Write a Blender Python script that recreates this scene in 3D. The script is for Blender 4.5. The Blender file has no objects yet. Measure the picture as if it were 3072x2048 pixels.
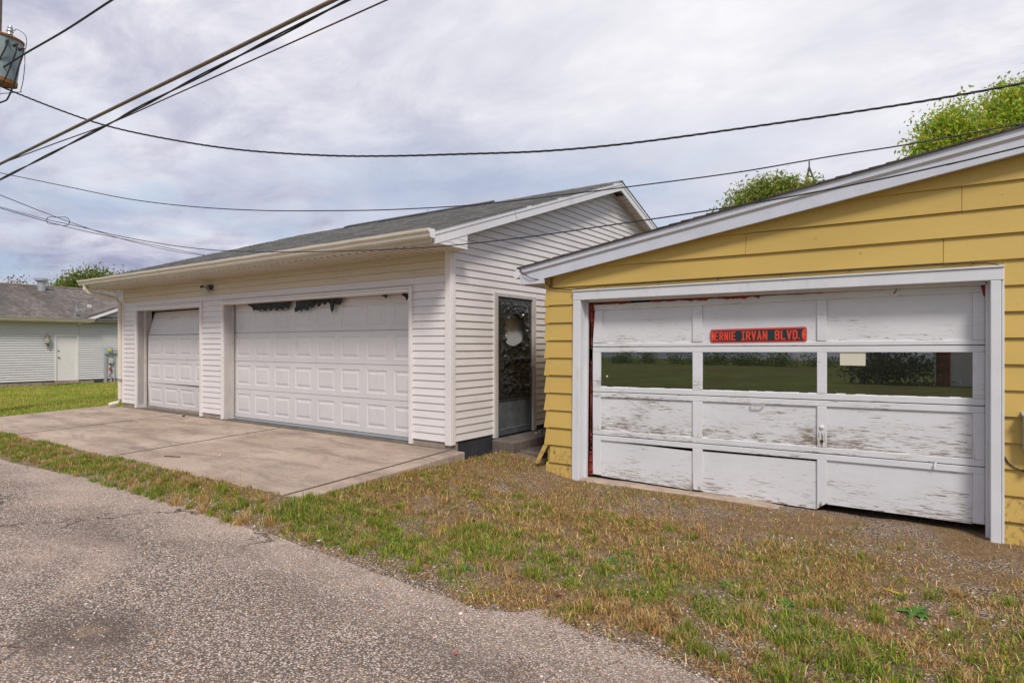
import bpy, bmesh, math, random
import numpy as np
from mathutils import Vector, Matrix
random.seed(7); rng = np.random.default_rng(11)
SC = bpy.context.scene
COL = SC.collection
R = math.radians

# ------------------------------------------------------------------ camera
YAW = math.atan(1254/1798.)
cam = bpy.data.cameras.new('camera'); cam_o = bpy.data.objects.new('camera', cam); COL.objects.link(cam_o)
cam.sensor_width = 36; cam.lens = 36*1798/3072; cam.shift_y = 10/3072
cam.clip_start = .05; cam.clip_end = 5000
cam_o.location = (0, 0, 1.4); cam_o.rotation_euler = (R(90), 0, YAW)
SC.camera = cam_o

# ------------------------------------------------------------------ sky, sun, exposure
SUN_DIR = Vector((.50, -.55, .85)).normalized()          # towards the sun (high overcast, behind the camera)
SUN_EL = math.asin(SUN_DIR.z); SUN_AZ = math.atan2(SUN_DIR.x, SUN_DIR.y)
world = bpy.data.worlds.new('World'); SC.world = world; world.use_nodes = True
wt = world.node_tree; wt.nodes.clear()
def wn(t, **k):
    n = wt.nodes.new(t)
    for a, b in k.items():
        if a in n.inputs: n.inputs[a].default_value = b
        else: setattr(n, a, b)
    return n
def wl(a, b): wt.links.new(a, b)
def wmath(op, a, b=None, clamp=False):
    n = wt.nodes.new('ShaderNodeMath'); n.operation = op; n.use_clamp = clamp
    for i, v in enumerate((a, b)):
        if v is None: continue
        if isinstance(v, (int, float)): n.inputs[i].default_value = v
        else: wl(v, n.inputs[i])
    return n.outputs[0]
def wramp(val, stops):
    n = wt.nodes.new('ShaderNodeValToRGB'); wl(val, n.inputs[0]); e = n.color_ramp.elements
    while len(e) < len(stops): e.new(.5)
    for i, (p, c) in enumerate(stops):
        e[i].position = p; e[i].color = (*c, 1) if len(c) == 3 else c
    return n.outputs[0]
def wmix(f, a, b):
    n = wt.nodes.new('ShaderNodeMix'); n.data_type = 'RGBA'
    for s, v in ((n.inputs[0], f), (n.inputs[6], a), (n.inputs[7], b)):
        if isinstance(v, (int, float)): s.default_value = v
        elif isinstance(v, tuple): s.default_value = (*v, 1)
        else: wl(v, s)
    return n.outputs[2]
sky = wn('ShaderNodeTexSky'); sky.sky_type = 'NISHITA'; sky.sun_disc = False
sky.sun_elevation = SUN_EL; sky.sun_rotation = SUN_AZ
skyc = wn('ShaderNodeVectorMath', operation='SCALE'); wl(sky.outputs[0], skyc.inputs[0]); skyc.inputs['Scale'].default_value = .10
tc = wn('ShaderNodeTexCoord'); sep = wn('ShaderNodeSeparateXYZ'); wl(tc.outputs['Generated'], sep.inputs[0])
zc = wmath('ADD', wmath('MAXIMUM', sep.outputs[2], 0.0), .16)
cx = wmath('DIVIDE', sep.outputs[0], zc); cy = wmath('DIVIDE', sep.outputs[1], zc)
comb = wn('ShaderNodeCombineXYZ'); wl(cx, comb.inputs[0]); wl(cy, comb.inputs[1])
n1 = wn('ShaderNodeTexNoise', Scale=.75, Detail=9.0, Roughness=.60, Distortion=.35); wl(comb.outputs[0], n1.inputs['Vector'])
mp = wn('ShaderNodeMapping'); wl(comb.outputs[0], mp.inputs[0]); mp.inputs['Location'].default_value = (3.3, 1.2, .4); mp.inputs['Scale'].default_value = (.95, 1.45, 1); mp.inputs['Rotation'].default_value = (0, 0, R(25))
n2 = wn('ShaderNodeTexNoise', Scale=2.6, Detail=9.0, Roughness=.62, Distortion=.35); wl(mp.outputs[0], n2.inputs['Vector'])
mp3 = wn('ShaderNodeMapping'); wl(comb.outputs[0], mp3.inputs[0]); mp3.inputs['Location'].default_value = (7.7, 4.2, 0)
n3 = wn('ShaderNodeTexNoise', Scale=.55, Detail=5.0, Roughness=.55); wl(mp3.outputs[0], n3.inputs['Vector'])
csum = wmath('ADD', wmath('MULTIPLY', n1.outputs[0], .55), wmath('MULTIPLY', n2.outputs[0], .45))
cloud = wramp(csum, [(.40, (.30, .32, .45)), (.46, (.42, .43, .55)), (.52, (.545, .545, .64)), (.61, (.78, .77, .81))])
# a wide brightening of the cloud sheet where it is thinnest (seen in the photograph right of centre)
dv = wn('ShaderNodeVectorMath', operation='DOT_PRODUCT'); wl(tc.outputs['Generated'], dv.inputs[0])
dv.inputs[1].default_value = Vector((-.245, .78, .50)).normalized()
glow = wmath('POWER', wmath('MAXIMUM', dv.outputs['Value'], 0.0), 7.0)
cloud = wmix(wmath('MULTIPLY', glow, .62), cloud, (.94, .925, .93))
# gaps of blue sky low down
low = wmath('SUBTRACT', 1.0, wmath('MULTIPLY', wmath('ABSOLUTE', sep.outputs[2]), 2.7), True)
gap = wmath('MULTIPLY', wramp(wmath('ADD', wmath('MULTIPLY', n3.outputs[0], .7), wmath('MULTIPLY', n2.outputs[0], .3)), [(.44, (0, 0, 0)), (.57, (1, 1, 1))]), wmath('MULTIPLY', low, 1.6, True), True)
gap = wmath('MULTIPLY', gap, .95, True)
blue = wmix(.45, skyc.outputs[0], (.24, .37, .58))
final = wmix(gap, cloud, blue)
bg = wn('ShaderNodeBackground'); wl(final, bg.inputs[0]); bg.inputs[1].default_value = 1.0
wo = wn('ShaderNodeOutputWorld'); wl(bg.outputs[0], wo.inputs[0])
sun = bpy.data.lights.new('sun', 'SUN'); sun.energy = 2.6; sun.angle = R(13); sun.color = (1, .945, .87)
sun_o = bpy.data.objects.new('sun', sun); COL.objects.link(sun_o)
sun_o.rotation_euler = SUN_DIR.to_track_quat('Z', 'Y').to_euler(); sun_o.location = (4, -6, 12)
SC.view_settings.view_transform = 'Standard'; SC.view_settings.look = 'None'
SC.view_settings.exposure = 0.22; SC.view_settings.gamma = 1.0; SC.view_settings.use_curve_mapping = False

# ------------------------------------------------------------------ materials
class NT:
    def __init__(s, name):
        s.m = bpy.data.materials.new(name); s.m.use_nodes = True; s.t = s.m.node_tree; s.t.nodes.clear()
        s.out = s.t.nodes.new('ShaderNodeOutputMaterial'); s.b = s.t.nodes.new('ShaderNodeBsdfPrincipled')
        s.t.links.new(s.b.outputs[0], s.out.inputs[0]); s.geo = s.t.nodes.new('ShaderNodeNewGeometry'); s.pos = s.geo.outputs['Position']
    def n(s, t, **k):
        n = s.t.nodes.new(t)
        for a, b in k.items():
            if a in n.inputs: n.inputs[a].default_value = b
            else: setattr(n, a, b)
        return n
    def l(s, a, b): s.t.links.new(a, b)
    def scaled(s, sx, sy, sz, loc=(0, 0, 0), rot=(0, 0, 0), vec=None):
        m = s.n('ShaderNodeMapping'); s.l(vec or s.pos, m.inputs[0]); m.inputs['Scale'].default_value = (sx, sy, sz)
        m.inputs['Location'].default_value = loc; m.inputs['Rotation'].default_value = rot; return m.outputs[0]
    def noise(s, vec, scale=1., detail=4., rough=.55, dist=0.):
        n = s.n('ShaderNodeTexNoise', Scale=scale, Detail=detail, Roughness=rough, Distortion=dist); s.l(vec, n.inputs['Vector']); return n.outputs[0]
    def vor(s, vec, scale, feature='F1', rnd=1.):
        n = s.n('ShaderNodeTexVoronoi', feature=feature); n.inputs['Scale'].default_value = scale; n.inputs['Randomness'].default_value = rnd
        s.l(vec, n.inputs['Vector']); return n
    def ramp(s, v, stops, interp='LINEAR'):
        n = s.n('ShaderNodeValToRGB'); s.l(v, n.inputs[0]); n.color_ramp.interpolation = interp; e = n.color_ramp.elements
        while len(e) < len(stops): e.new(.5)
        for i, (p, c) in enumerate(stops):
            if isinstance(c, (int, float)): c = (c, c, c)
            e[i].position = p; e[i].color = (*c, 1)
        return n.outputs[0]
    def mix(s, f, a, b, mode='MIX'):
        n = s.n('ShaderNodeMix'); n.data_type = 'RGBA'; n.blend_type = mode
        for k, v in ((n.inputs[0], f), (n.inputs[6], a), (n.inputs[7], b)):
            if isinstance(v, (int, float)): k.default_value = v
            elif isinstance(v, tuple): k.default_value = (*v, 1)
            else: s.l(v, k)
        return n.outputs[2]
    def math(s, op, a, b=0., clamp=False):
        n = s.n('ShaderNodeMath', operation=op); n.use_clamp = clamp
        for i, v in enumerate((a, b)):
            if isinstance(v, (int, float)): n.inputs[i].default_value = v
            else: s.l(v, n.inputs[i])
        return n.outputs[0]
    def bump(s, h, strength=.3, dist=.01):
        n = s.n('ShaderNodeBump'); n.inputs['Strength'].default_value = strength; n.inputs['Distance'].default_value = dist
        s.l(h, n.inputs['Height']); s.l(n.outputs[0], s.b.inputs['Normal'])
    def col(s, c):
        if isinstance(c, tuple): s.b.inputs['Base Color'].default_value = (*c, 1)
        else: s.l(c, s.b.inputs['Base Color'])
    def set(s, rough=.6, spec=.4, metal=0.):
        s.b.inputs['Roughness'].default_value = rough; s.b.inputs['Specular IOR Level'].default_value = spec; s.b.inputs['Metallic'].default_value = metal
        return s.m
def lum(c, k): return tuple(min(1, v*k) for v in c)
def simple(name, c, rough=.6, spec=.35, metal=0., var=.10, scale=3., bump=0., bscale=60., dirt=None):
    s = NT(name); a = s.noise(s.pos, scale, 6, .65)
    k = s.mix(s.ramp(a, [(.3, 0.), (.7, 1.)]), lum(c, 1-var), lum(c, 1+var))
    if dirt:
        dcol, amt = dirt
        d = s.noise(s.scaled(9, 9, 3.2), 1., 8, .72)
        k = s.mix(s.ramp(d, [(.56, 0.), (.74, amt)]), k, dcol)
    s.col(k)
    if bump: s.bump(s.noise(s.pos, bscale, 4), bump, .004)
    return s.set(rough, spec, metal)
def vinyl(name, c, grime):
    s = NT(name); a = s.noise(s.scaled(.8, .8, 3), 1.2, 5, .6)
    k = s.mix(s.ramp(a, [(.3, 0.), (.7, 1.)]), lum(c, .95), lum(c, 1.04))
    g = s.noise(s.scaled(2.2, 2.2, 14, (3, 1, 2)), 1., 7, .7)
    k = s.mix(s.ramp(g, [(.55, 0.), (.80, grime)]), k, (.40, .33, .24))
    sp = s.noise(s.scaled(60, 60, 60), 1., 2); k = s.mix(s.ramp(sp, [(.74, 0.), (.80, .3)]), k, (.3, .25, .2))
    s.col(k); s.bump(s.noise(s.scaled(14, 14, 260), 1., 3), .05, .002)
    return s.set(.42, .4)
M = {}
M['vinyl'] = vinyl('white_vinyl', (.715, .675, .655), .34)
M['vinyl_stain_shade'] = vinyl('stained_eave_shade_vinyl', (.66, .56, .43), .85)  # brown stain blotches over a tan base that has eave shading painted in
M['vinyl_trim'] = simple('white_trim', (.74, .70, .68), .4, .4, var=.04, dirt=((.34, .28, .22), .35))
M['almond'] = simple('almond_aluminium', (.66, .60, .50), .38, .45, var=.06, dirt=((.30, .24, .15), .45))
M['soffit'] = simple('beige_soffit', (.62, .55, .46), .5, .3, var=.06, dirt=((.36, .29, .2), .3))
M['rake'] = simple('white_coil_metal', (.76, .75, .76), .35, .45, var=.03, dirt=((.5, .47, .42), .25))
M['doorwhite'] = simple('door_enamel', (.64, .62, .615), .45, .4, var=.04, scale=1.5, dirt=((.33, .27, .22), .30), bump=.05, bscale=160)
M['oldwhite'] = simple('greyed_door_paint', (.50, .50, .47), .5, .3, var=.08)
M['scrap'] = simple('matt_black_plastic', (.010, .010, .011), .42, .4, bump=.4, bscale=14)
M['jamb'] = simple('old_jamb_paint', (.50, .47, .45), .6, .3, var=.10, dirt=((.22, .17, .12), .7))
M['vent'] = simple('dark_vent_metal', (.05, .05, .055), .5, .4)
M['black'] = simple('dark_interior', (.012, .012, .012), .9, .1)
M['rubber'] = simple('black_cable_jacket', (.022, .022, .026), .5, .4)
M['browncable'] = simple('sun_bleached_cable', (.19, .145, .105), .6, .3, var=.2, scale=8)
M['redcable'] = simple('dull_red_cable', (.10, .045, .045), .6, .3)
M['foundation'] = simple('tar_black_foundation', (.035, .038, .045), .55, .4, var=.3, bump=.5, bscale=30, dirt=((.15, .12, .09), .5))
M['block'] = simple('weathered_block', (.30, .25, .20), .9, .15, var=.2, scale=5, bump=.6, bscale=50, dirt=((.12, .12, .06), .5))
M['rust'] = simple('rusty_rim', (.30, .14, .06), .8, .2, var=.3, scale=20)
M['galv'] = simple('galvanised_steel', (.42, .44, .46), .4, .5, .5, var=.15, scale=9)
M['brass'] = simple('tarnished_brass', (.20, .13, .05), .45, .5, .4, var=.3, scale=30)
M['lampglass'] = simple('lamp_glass', (.36, .38, .36), .15, .5)
M['bronze'] = simple('dark_bronze', (.05, .035, .028), .5, .4, var=.2, scale=40)
M['leadgrey'] = simple('grey_box_paint', (.36, .37, .38), .45, .4, var=.05)
M['blueg'] = simple('meter_box_paint', (.34, .42, .52), .45, .4, var=.05)
M['yellowpl'] = simple('yellow_plastic', (.62, .45, .03), .4, .4)
M['redpl'] = simple('red_tag', (.55, .06, .05), .5, .3)
M['housedoor'] = simple('white_steel_door', (.84, .88, .93), .4, .4, var=.03)
M['antenna'] = simple('antenna_steel', (.10, .085, .08), .6, .4, .3)
M['paper'] = simple('yellowed_paper', (.62, .60, .48), .8, .1, var=.05)
M['wood'] = simple('grey_pole_wood', (.20, .165, .135), .85, .15, var=.3, scale=12, bump=.5, bscale=40)
M['alu'] = simple('dark_storm_door_frame', (.085, .10, .115), .42, .5, .2, var=.25, scale=7, bump=.1)
M['kick'] = simple('dusty_kick_panel', (.10, .112, .122), .45, .5, var=.45, scale=4)
M['steps'] = simple('stained_dark_concrete', (.135, .115, .10), .85, .2, var=.35, scale=4, bump=.35, bscale=70, dirt=((.04, .045, .05), .6))
M['sill'] = simple('worn_concrete_sill', (.40, .31, .24), .9, .15, var=.25, scale=6, bump=.6, bscale=40, dirt=((.2, .15, .1), .6))
M['foam'] = simple('red_spray_foam', (.22, .020, .010), .65, .35, var=.5, scale=22, bump=.8, bscale=90)
M['signred'] = simple('sign_red', (.80, .055, .018), .35, .5, var=.06, scale=20)
M['signdark'] = simple('sign_dark_green', (.014, .028, .034), .35, .5)
M['signedge'] = simple('sign_edge_maroon', (.20, .018, .018), .4, .5)
M['steelscrew'] = simple('screw_zinc', (.6, .58, .54), .3, .5, .7)
M['brick'] = simple('red_brick', (.26, .07, .04), .9, .1, var=.3, scale=6)
M['leafbrown'] = simple('dry_leaf', (.14, .055, .03), .7, .2, var=.3, scale=40)
M['straw'] = simple('dry_straw', (.48, .34, .13), .7, .2, var=.2, scale=20)
M['white'] = simple('white_bits', (.7, .68, .64), .7, .2)
M['redstone'] = simple('reddish_pebble', (.38, .12, .09), .8, .2)
M['bark'] = simple('tree_bark', (.10, .075, .06), .9, .1, var=.4, scale=20)
M['tankpaint'] = None
M['jointdirt'] = simple('joint_dirt', (.10, .075, .055), .95, .1, var=.4, scale=20)

# transformer tank: faded grey-green paint with chalking
s = NT('faded_tank_paint'); a = s.noise(s.scaled(3, 3, 1.2), 1.5, 7, .7)
s.col(s.mix(s.ramp(a, [(.38, 0.), (.66, 1.)]), (.15, .22, .24), (.36, .43, .43))); M['tankpaint'] = s.set(.5, .4)
# yellow hardboard lap siding with embossed wood grain
s = NT('yellow_hardboard'); a = s.noise(s.scaled(.7, .7, 2.), 1., 5, .6); c = (.575, .395, .108)
k = s.mix(s.ramp(a, [(.3, 0.), (.7, 1.)]), lum(c, .93), lum(c, 1.05))
g = s.noise(s.scaled(5, 5, 190), 1., 4, .6)
k = s.mix(s.ramp(g, [(.4, 0.), (.75, .22)]), k, lum(c, .70))
d = s.noise(s.scaled(26, 26, 26), 1., 4, .6); k = s.mix(s.ramp(d, [(.69, 0.), (.74, .75)]), k, (.13, .085, .03))
low = s.ramp(s.n('ShaderNodeSeparateXYZ').outputs[2], [(0, 0.), (1, 0.)])
sx = s.n('ShaderNodeSeparateXYZ'); s.l(s.pos, sx.inputs[0])
splash = s.math('MULTIPLY', s.ramp(s.noise(s.scaled(30, 30, 16), 1., 6, .7), [(.50, 0.), (.66, 1.)]), s.ramp(sx.outputs[2], [(0., 1.), (.12, 0.)]))
k = s.mix(s.math('MULTIPLY', splash, .8), k, (.15, .095, .05))
s.col(k); s.bump(g, .22, .003); M['yellow'] = s.set(.55, .35)
# white painted trim of the yellow garage
s = NT('white_trim_paint'); a = s.noise(s.pos, 2.5, 6, .6)
k = s.mix(s.ramp(a, [(.3, 0.), (.7, 1.)]), (.62, .625, .65), (.69, .695, .72))
ch = s.noise(s.scaled(14, 14, 9), 1., 9, .75); k = s.mix(s.ramp(ch, [(.69, 0.), (.72, 1.)]), k, (.20, .16, .12))
st = s.noise(s.scaled(6, 6, 2), 1., 8, .7); k = s.mix(s.ramp(st, [(.55, 0.), (.8, .35)]), k, (.36, .31, .27))
s.col(k); s.bump(ch, .12, .004); M['trim'] = s.set(.5, .35)
M['rakeblue'] = simple('cool_white_fascia', (.60, .62, .69), .45, .4, var=.06, scale=5, dirt=((.40, .38, .36), .3))
# cracked and peeling white paint over bare grey wood (denser towards the foot of each board, where water sits)
def peeling(name, heavy, vertical=False):
    s = NT(name); tcn = s.n('ShaderNodeTexCoord'); gs = s.n('ShaderNodeSeparateXYZ'); s.l(tcn.outputs['Generated'], gs.inputs[0])
    base = s.mix(s.ramp(s.noise(s.pos, 1.6, 6, .65), [(.3, 0.), (.7, 1.)]), (.64, .64, .66), (.72, .72, .74))
    sc = (40, 40, 4) if vertical else (6.5, 6.5, 105)
    cr = s.noise(s.scaled(*sc), 1., 8, .66, .9)
    region = s.noise(s.scaled(1.6, 1.6, 4.0, (1.3, 0, .7)), 1., 5, .6)
    foot = s.ramp(gs.outputs[2], [(0., .13), (.25, .07), (.75, 0.)])
    hairs = s.math('ADD', s.math('ADD', cr, s.math('MULTIPLY', s.math('SUBTRACT', region, .5), .48)), foot)
    crack = s.ramp(hairs, [(.765-heavy, 0.), (.785-heavy, 1.)])
    rim = s.ramp(hairs, [(.70-heavy, 0.), (.765-heavy, .55)])
    big = s.noise(s.scaled(*( (9, 9, 2.5) if vertical else (3.4, 3.4, 19)), (5, 2, 3)), 1., 9, .74, .5)
    flake = s.ramp(s.math('ADD', big, s.math('MULTIPLY', foot, .55)), [(.715-heavy*.5, 0.), (.722-heavy*.5, 1.)])
    grain = s.ramp(s.noise(s.scaled(6, 6, 110) if not vertical else s.scaled(110, 110, 6), 1., 4, .6), [(.42, 0.), (.7, .16)])
    k = s.mix(grain, base, (.42, .40, .41))
    k = s.mix(rim, k, (.55, .49, .36))
    wood = s.mix(s.noise(s.scaled(12, 12, 80), 1., 3), (.10, .08, .06), (.36, .30, .24))
    k = s.mix(s.math('MAXIMUM', crack, flake), k, wood)
    dots = s.noise(s.scaled(48, 48, 48), 1., 2); k = s.mix(s.ramp(dots, [(.745, 0.), (.77, .85)]), k, (.13, .10, .08))
    s.col(k); h = s.math('SUBTRACT', s.math('MULTIPLY', grain, .3), s.math('MAXIMUM', crack, flake)); s.bump(h, .55, .004)
    return s.set(.6, .3)
M['peel'] = peeling('peeling_paint', .138); M['peel_low'] = peeling('muddy_scuffed_paint', .088); M['peel_light'] = peeling('lightly_cracked_paint', .055)
M['peel_rail'] = peeling('peeling_rail_paint', .115); M['peel_stile'] = peeling('peeling_stile_paint', .06, True)
# window glass: old, dark room behind, dusty
s = NT('dusty_dark_glass'); d = s.noise(s.scaled(70, 70, 70), 1., 2); sp = s.ramp(d, [(.765, 0.), (.785, .8)])
f = s.ramp(s.noise(s.scaled(3, 3, 9), 1., 6, .7), [(.4, 0.), (.8, .03)])
k = s.mix(f, (.010, .013, .009), (.5, .5, .45)); s.col(s.mix(sp, k, (.55, .53, .48)))
s.set(.03, .5); s.b.inputs['IOR'].default_value = 2.6; s.l(s.math('ADD', sp, .006), s.b.inputs['Roughness']); M['glass'] = s.m
# crinkled black polythene
s = NT('black_polythene'); a = s.noise(s.pos, 9, 6, .65)
s.col(s.mix(a, (.012, .0125, .013), (.036, .037, .038))); s.bump(s.noise(s.scaled(13, 13, 9), 1., 4, .5, 1.5), .5, .02); M['poly'] = s.set(.24, .9)
# asphalt shingles
def shingle(name, c, dark, streak=0.):
    s = NT(name); v = s.vor(s.scaled(3.3, 7.5, 0), 1.); k = s.mix(s.math('MULTIPLY', v.outputs['Distance'], 1.2, True), lum(c, .62), lum(c, 1.25))
    vc = s.n('ShaderNodeSeparateColor'); s.l(v.outputs['Color'], vc.inputs[0])
    k = s.mix(vc.outputs[0], k, lum(c, 1.35)); k = s.mix(s.math('MULTIPLY', vc.outputs[1], .55), k, dark)
    g = s.noise(s.pos, 130, 2); k = s.mix(s.ramp(g, [(.35, .35), (.65, 0.)]), k, dark)
    if streak:
        w = s.noise(s.scaled(.12, .42, .1), 1., 6, .6); k = s.mix(s.ramp(w, [(.46, 0.), (.62, streak)]), k, dark)
        w = s.noise(s.scaled(.10, .5, .1, (3, 9, 2)), 1., 6, .6); k = s.mix(s.ramp(w, [(.6, 0.), (.72, .5)]), k, (.42, .37, .31))
    s.col(k); s.bump(g, .4, .003); return s.set(.9, .15)
M['shingle'] = shingle('grey_shingles', (.215, .208, .20), (.08, .08, .083))
M['shingle_old'] = shingle('stained_old_shingles', (.205, .180, .160), (.085, .077, .07), .65)
M['shingle_dark'] = shingle('dark_brown_shingles', (.09, .075, .065), (.035, .03, .028))
# concrete apron
s = NT('stained_concrete'); c0 = s.mix(s.ramp(s.noise(s.pos, .9, 7, .65), [(.32, 0.), (.68, 1.)]), (.375, .285, .22), (.545, .43, .345))
tr = s.noise(s.scaled(.75, 2.6, 1, (2, 5, 0), (0, 0, R(6))), 1., 12, .80, .6); c0 = s.mix(s.ramp(tr, [(.46, 0.), (.64, .75)]), c0, (.17, .13, .11))
sx = s.n('ShaderNodeSeparateXYZ'); s.l(s.pos, sx.inputs[0])
wl_ = s.noise(s.scaled(.35, 5.5, 1, (1, 3, 0)), 1., 6, .6); c0 = s.mix(s.ramp(wl_, [(.66, 0.), (.71, .38)]), c0, (.56, .47, .40))
f = s.noise(s.pos, 55, 5, .75); c0 = s.mix(s.ramp(f, [(.32, .55), (.5, 0.)]), c0, (.13, .10, .085)); c0 = s.mix(s.ramp(f, [(.60, 0.), (.75, .5)]), c0, (.55, .47, .40))
s.col(c0); s.bump(s.noise(s.pos, 120, 4, .7), .35, .004); M['concrete'] = s.set(.88, .2)
# chip-seal alley: pebbles of mixed stone in worn binder
def gravel_col(s, big=1.):
    v = s.vor(s.scaled(1, 1, 1), 85/big); vc = s.n('ShaderNodeSeparateColor'); s.l(v.outputs['Color'], vc.inputs[0])
    k = s.ramp(vc.outputs[0], [(0., (.20, .175, .16)), (.22, (.38, .33, .295)), (.45, (.52, .455, .41)), (.66, (.66, .60, .55)), (.82, (.45, .31, .20)), (.92, (.72, .67, .62)), (1., (.31, .20, .14))], 'CONSTANT')
    e = s.ramp(v.outputs['Distance'], [(.30, 0.), (.62, 1.)]); k = s.mix(s.math('MULTIPLY', e, .88), k, (.07, .06, .052))
    return k, v.outputs['Distance']
s = NT('chip_seal_gravel'); k, dist = gravel_col(s, 1.05)
sm_ = s.noise(s.pos, 300, 3, .7); k = s.mix(s.ramp(sm_, [(.35, .4), (.6, 0.)]), k, (.08, .07, .06))
bd = s.noise(s.scaled(.35, 1.1, 1, (4, 2, 0), (0, 0, R(10))), 1., 10, .72, .4); k = s.mix(s.ramp(bd, [(.49, 0.), (.64, .60)]), k, (.115, .10, .09))
ed_ = s.n('ShaderNodeSeparateXYZ'); s.l(s.pos, ed_.inputs[0]); ey = s.math('ADD', ed_.outputs[1], s.math('MULTIPLY', s.noise(s.pos, 1.6, 6, .7), 1.1)); k = s.mix(s.ramp(s.math('DIVIDE', ey, 10.), [(.285, 0.), (.345, .34)]), k, (.50, .43, .37))
pk = s.noise(s.scaled(.5, .7, 1, (9, 7, 0)), 1., 6, .6); k = s.mix(s.ramp(pk, [(.50, 0.), (.68, .45)]), k, (.52, .425, .365))
cv = s.vor(s.scaled(1, 1, 1, (0, 0, 0), (0, 0, .4), None), .55, 'DISTANCE_TO_EDGE')
wv = s.n('ShaderNodeVectorMath', operation='ADD'); nz = s.n('ShaderNodeTexNoise', Scale=3.2, Detail=6.0); s.l(s.pos, nz.inputs['Vector']); s.l(s.pos, wv.inputs[0]); s.l(nz.outputs['Color'], wv.inputs[1]); s.l(wv.outputs[0], cv.inputs['Vector'])
ck = s.math('MULTIPLY', s.ramp(cv.outputs['Distance'], [(.004, 1.), (.016, 0.)]), s.ramp(s.noise(s.pos, .55, 2), [(.52, 0.), (.58, 1.)]))
k = s.mix(s.math('MULTIPLY', ck, .85), k, (.03, .026, .024)); # a shallow pothole with darker bitumen round a pocket of tan stones
ds_ = s.n('ShaderNodeVectorMath', operation='DISTANCE'); mpv = s.scaled(1., 1.5, 0); s.l(mpv, ds_.inputs[0]); ds_.inputs[1].default_value = (-3.85, 1.36*1.5, 0)
pd = s.math('ADD', ds_.outputs['Value'], s.math('MULTIPLY', s.math('SUBTRACT', s.noise(s.pos, 5, 6, .75), .5), .9))
k = s.mix(s.ramp(pd, [(.16, .8), (.62, 0.)]), k, (.075, .065, .058)); k = s.mix(s.ramp(pd, [(.0, .38), (.13, 0.)]), k, (.40, .29, .19))
k = s.mix(1.0, k, (1.40, 1.29, 1.22), 'MULTIPLY')
s.col(k); s.bump(s.math('SUBTRACT', s.math('MULTIPLY', dist, -1.), s.math('MULTIPLY', ck, 1.5)), .9, .012); M['gravel'] = s.set(.9, .2)
# bare ground of the verge: dirt, chaff and loose stones; lawn green further out
s = NT('dry_verge_soil'); k, dist = gravel_col(s, 1.25); k = s.mix(1.0, k, (1.02, .90, .78), 'MULTIPLY')
dirt = s.mix(s.noise(s.pos, 14, 7, .75), (.085, .052, .030), (.32, .215, .12))
chaff = s.noise(s.scaled(70, 22, 1, (0, 0, 0), (0, 0, .6)), 1., 4, .7); dirt = s.mix(s.ramp(chaff, [(.55, 0.), (.68, .7)]), dirt, (.54, .40, .21))
chaff = s.noise(s.scaled(20, 75, 1, (3, 3, 0), (0, 0, .3)), 1., 4, .7); dirt = s.mix(s.ramp(chaff, [(.58, 0.), (.70, .6)]), dirt, (.44, .27, .12))
gm = s.ramp(s.noise(s.scaled(1, 1, 1, (6, 1, 0)), 1.1, 6, .65), [(.47, 0.), (.58, .9)])
sx = s.n('ShaderNodeSeparateXYZ'); s.l(s.pos, sx.inputs[0])
edge = s.ramp(s.math('DIVIDE', s.math('ADD', sx.outputs[1], s.math('MULTIPLY', s.noise(s.pos, 2.2, 5), .5)), 10.), [(.300, 1.), (.352, 0.)])
k = s.mix(s.math('MAXIMUM', gm, edge), dirt, k)
lawn = s.mix(s.ramp(s.noise(s.scaled(.8, .8, 1), 1., 8, .7), [(.35, 0.), (.65, 1.)]), (.10, .18, .025), (.27, .29, .06))
lawn = s.mix(s.ramp(s.noise(s.scaled(.16, .07, 1), 1., 7, .75), [(.42, .8), (.58, 0.)]), lawn, (.17, .115, .05))
lawn = s.mix(s.ramp(s.noise(s.pos, 24, 4), [(.35, .5), (.6, 0.)]), lawn, (.07, .075, .02))
far = s.math('MAXIMUM', s.ramp(s.math('DIVIDE', s.math('ADD', sx.outputs[0], 40.), 50.), [(.484, 1.), (.494, 0.)]), s.math('MAXIMUM', s.ramp(s.math('DIVIDE', s.math('ADD', sx.outputs[1], 10.), 50.), [(.165, 1.), (.178, 0.)]), s.ramp(s.math('DIVIDE', sx.outputs[1], 50.), [(.24, 0.), (.27, 1.)])))
k = s.mix(far, k, lawn); s.col(k); s.bump(s.noise(s.pos, 60, 6, .75), .8, .02); M['soil'] = s.set(.95, .1)
# per-blade / per-stone colour taken from a colour attribute
def attr_mat(name, rough=.7, spec=.2, transl=0.):
    s = NT(name); a = s.n('ShaderNodeAttribute', attribute_name='Col'); s.l(a.outputs['Color'], s.b.inputs['Base Color']); s.set(rough, spec)
    if transl:
        t = s.n('ShaderNodeBsdfTranslucent'); s.l(a.outputs['Color'], t.inputs[0]); m = s.n('ShaderNodeMixShader'); m.inputs[0].default_value = transl
        s.l(s.b.outputs[0], m.inputs[1]); s.l(t.outputs[0], m.inputs[2]); s.l(m.outputs[0], s.out.inputs[0])
    return s.m
M['blade'] = attr_mat('grass_blades', .6, .25, .35); M['leaf'] = attr_mat('tree_leaves', .5, .35, .45); M['stone'] = attr_mat('loose_stones', .85, .2)

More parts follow.
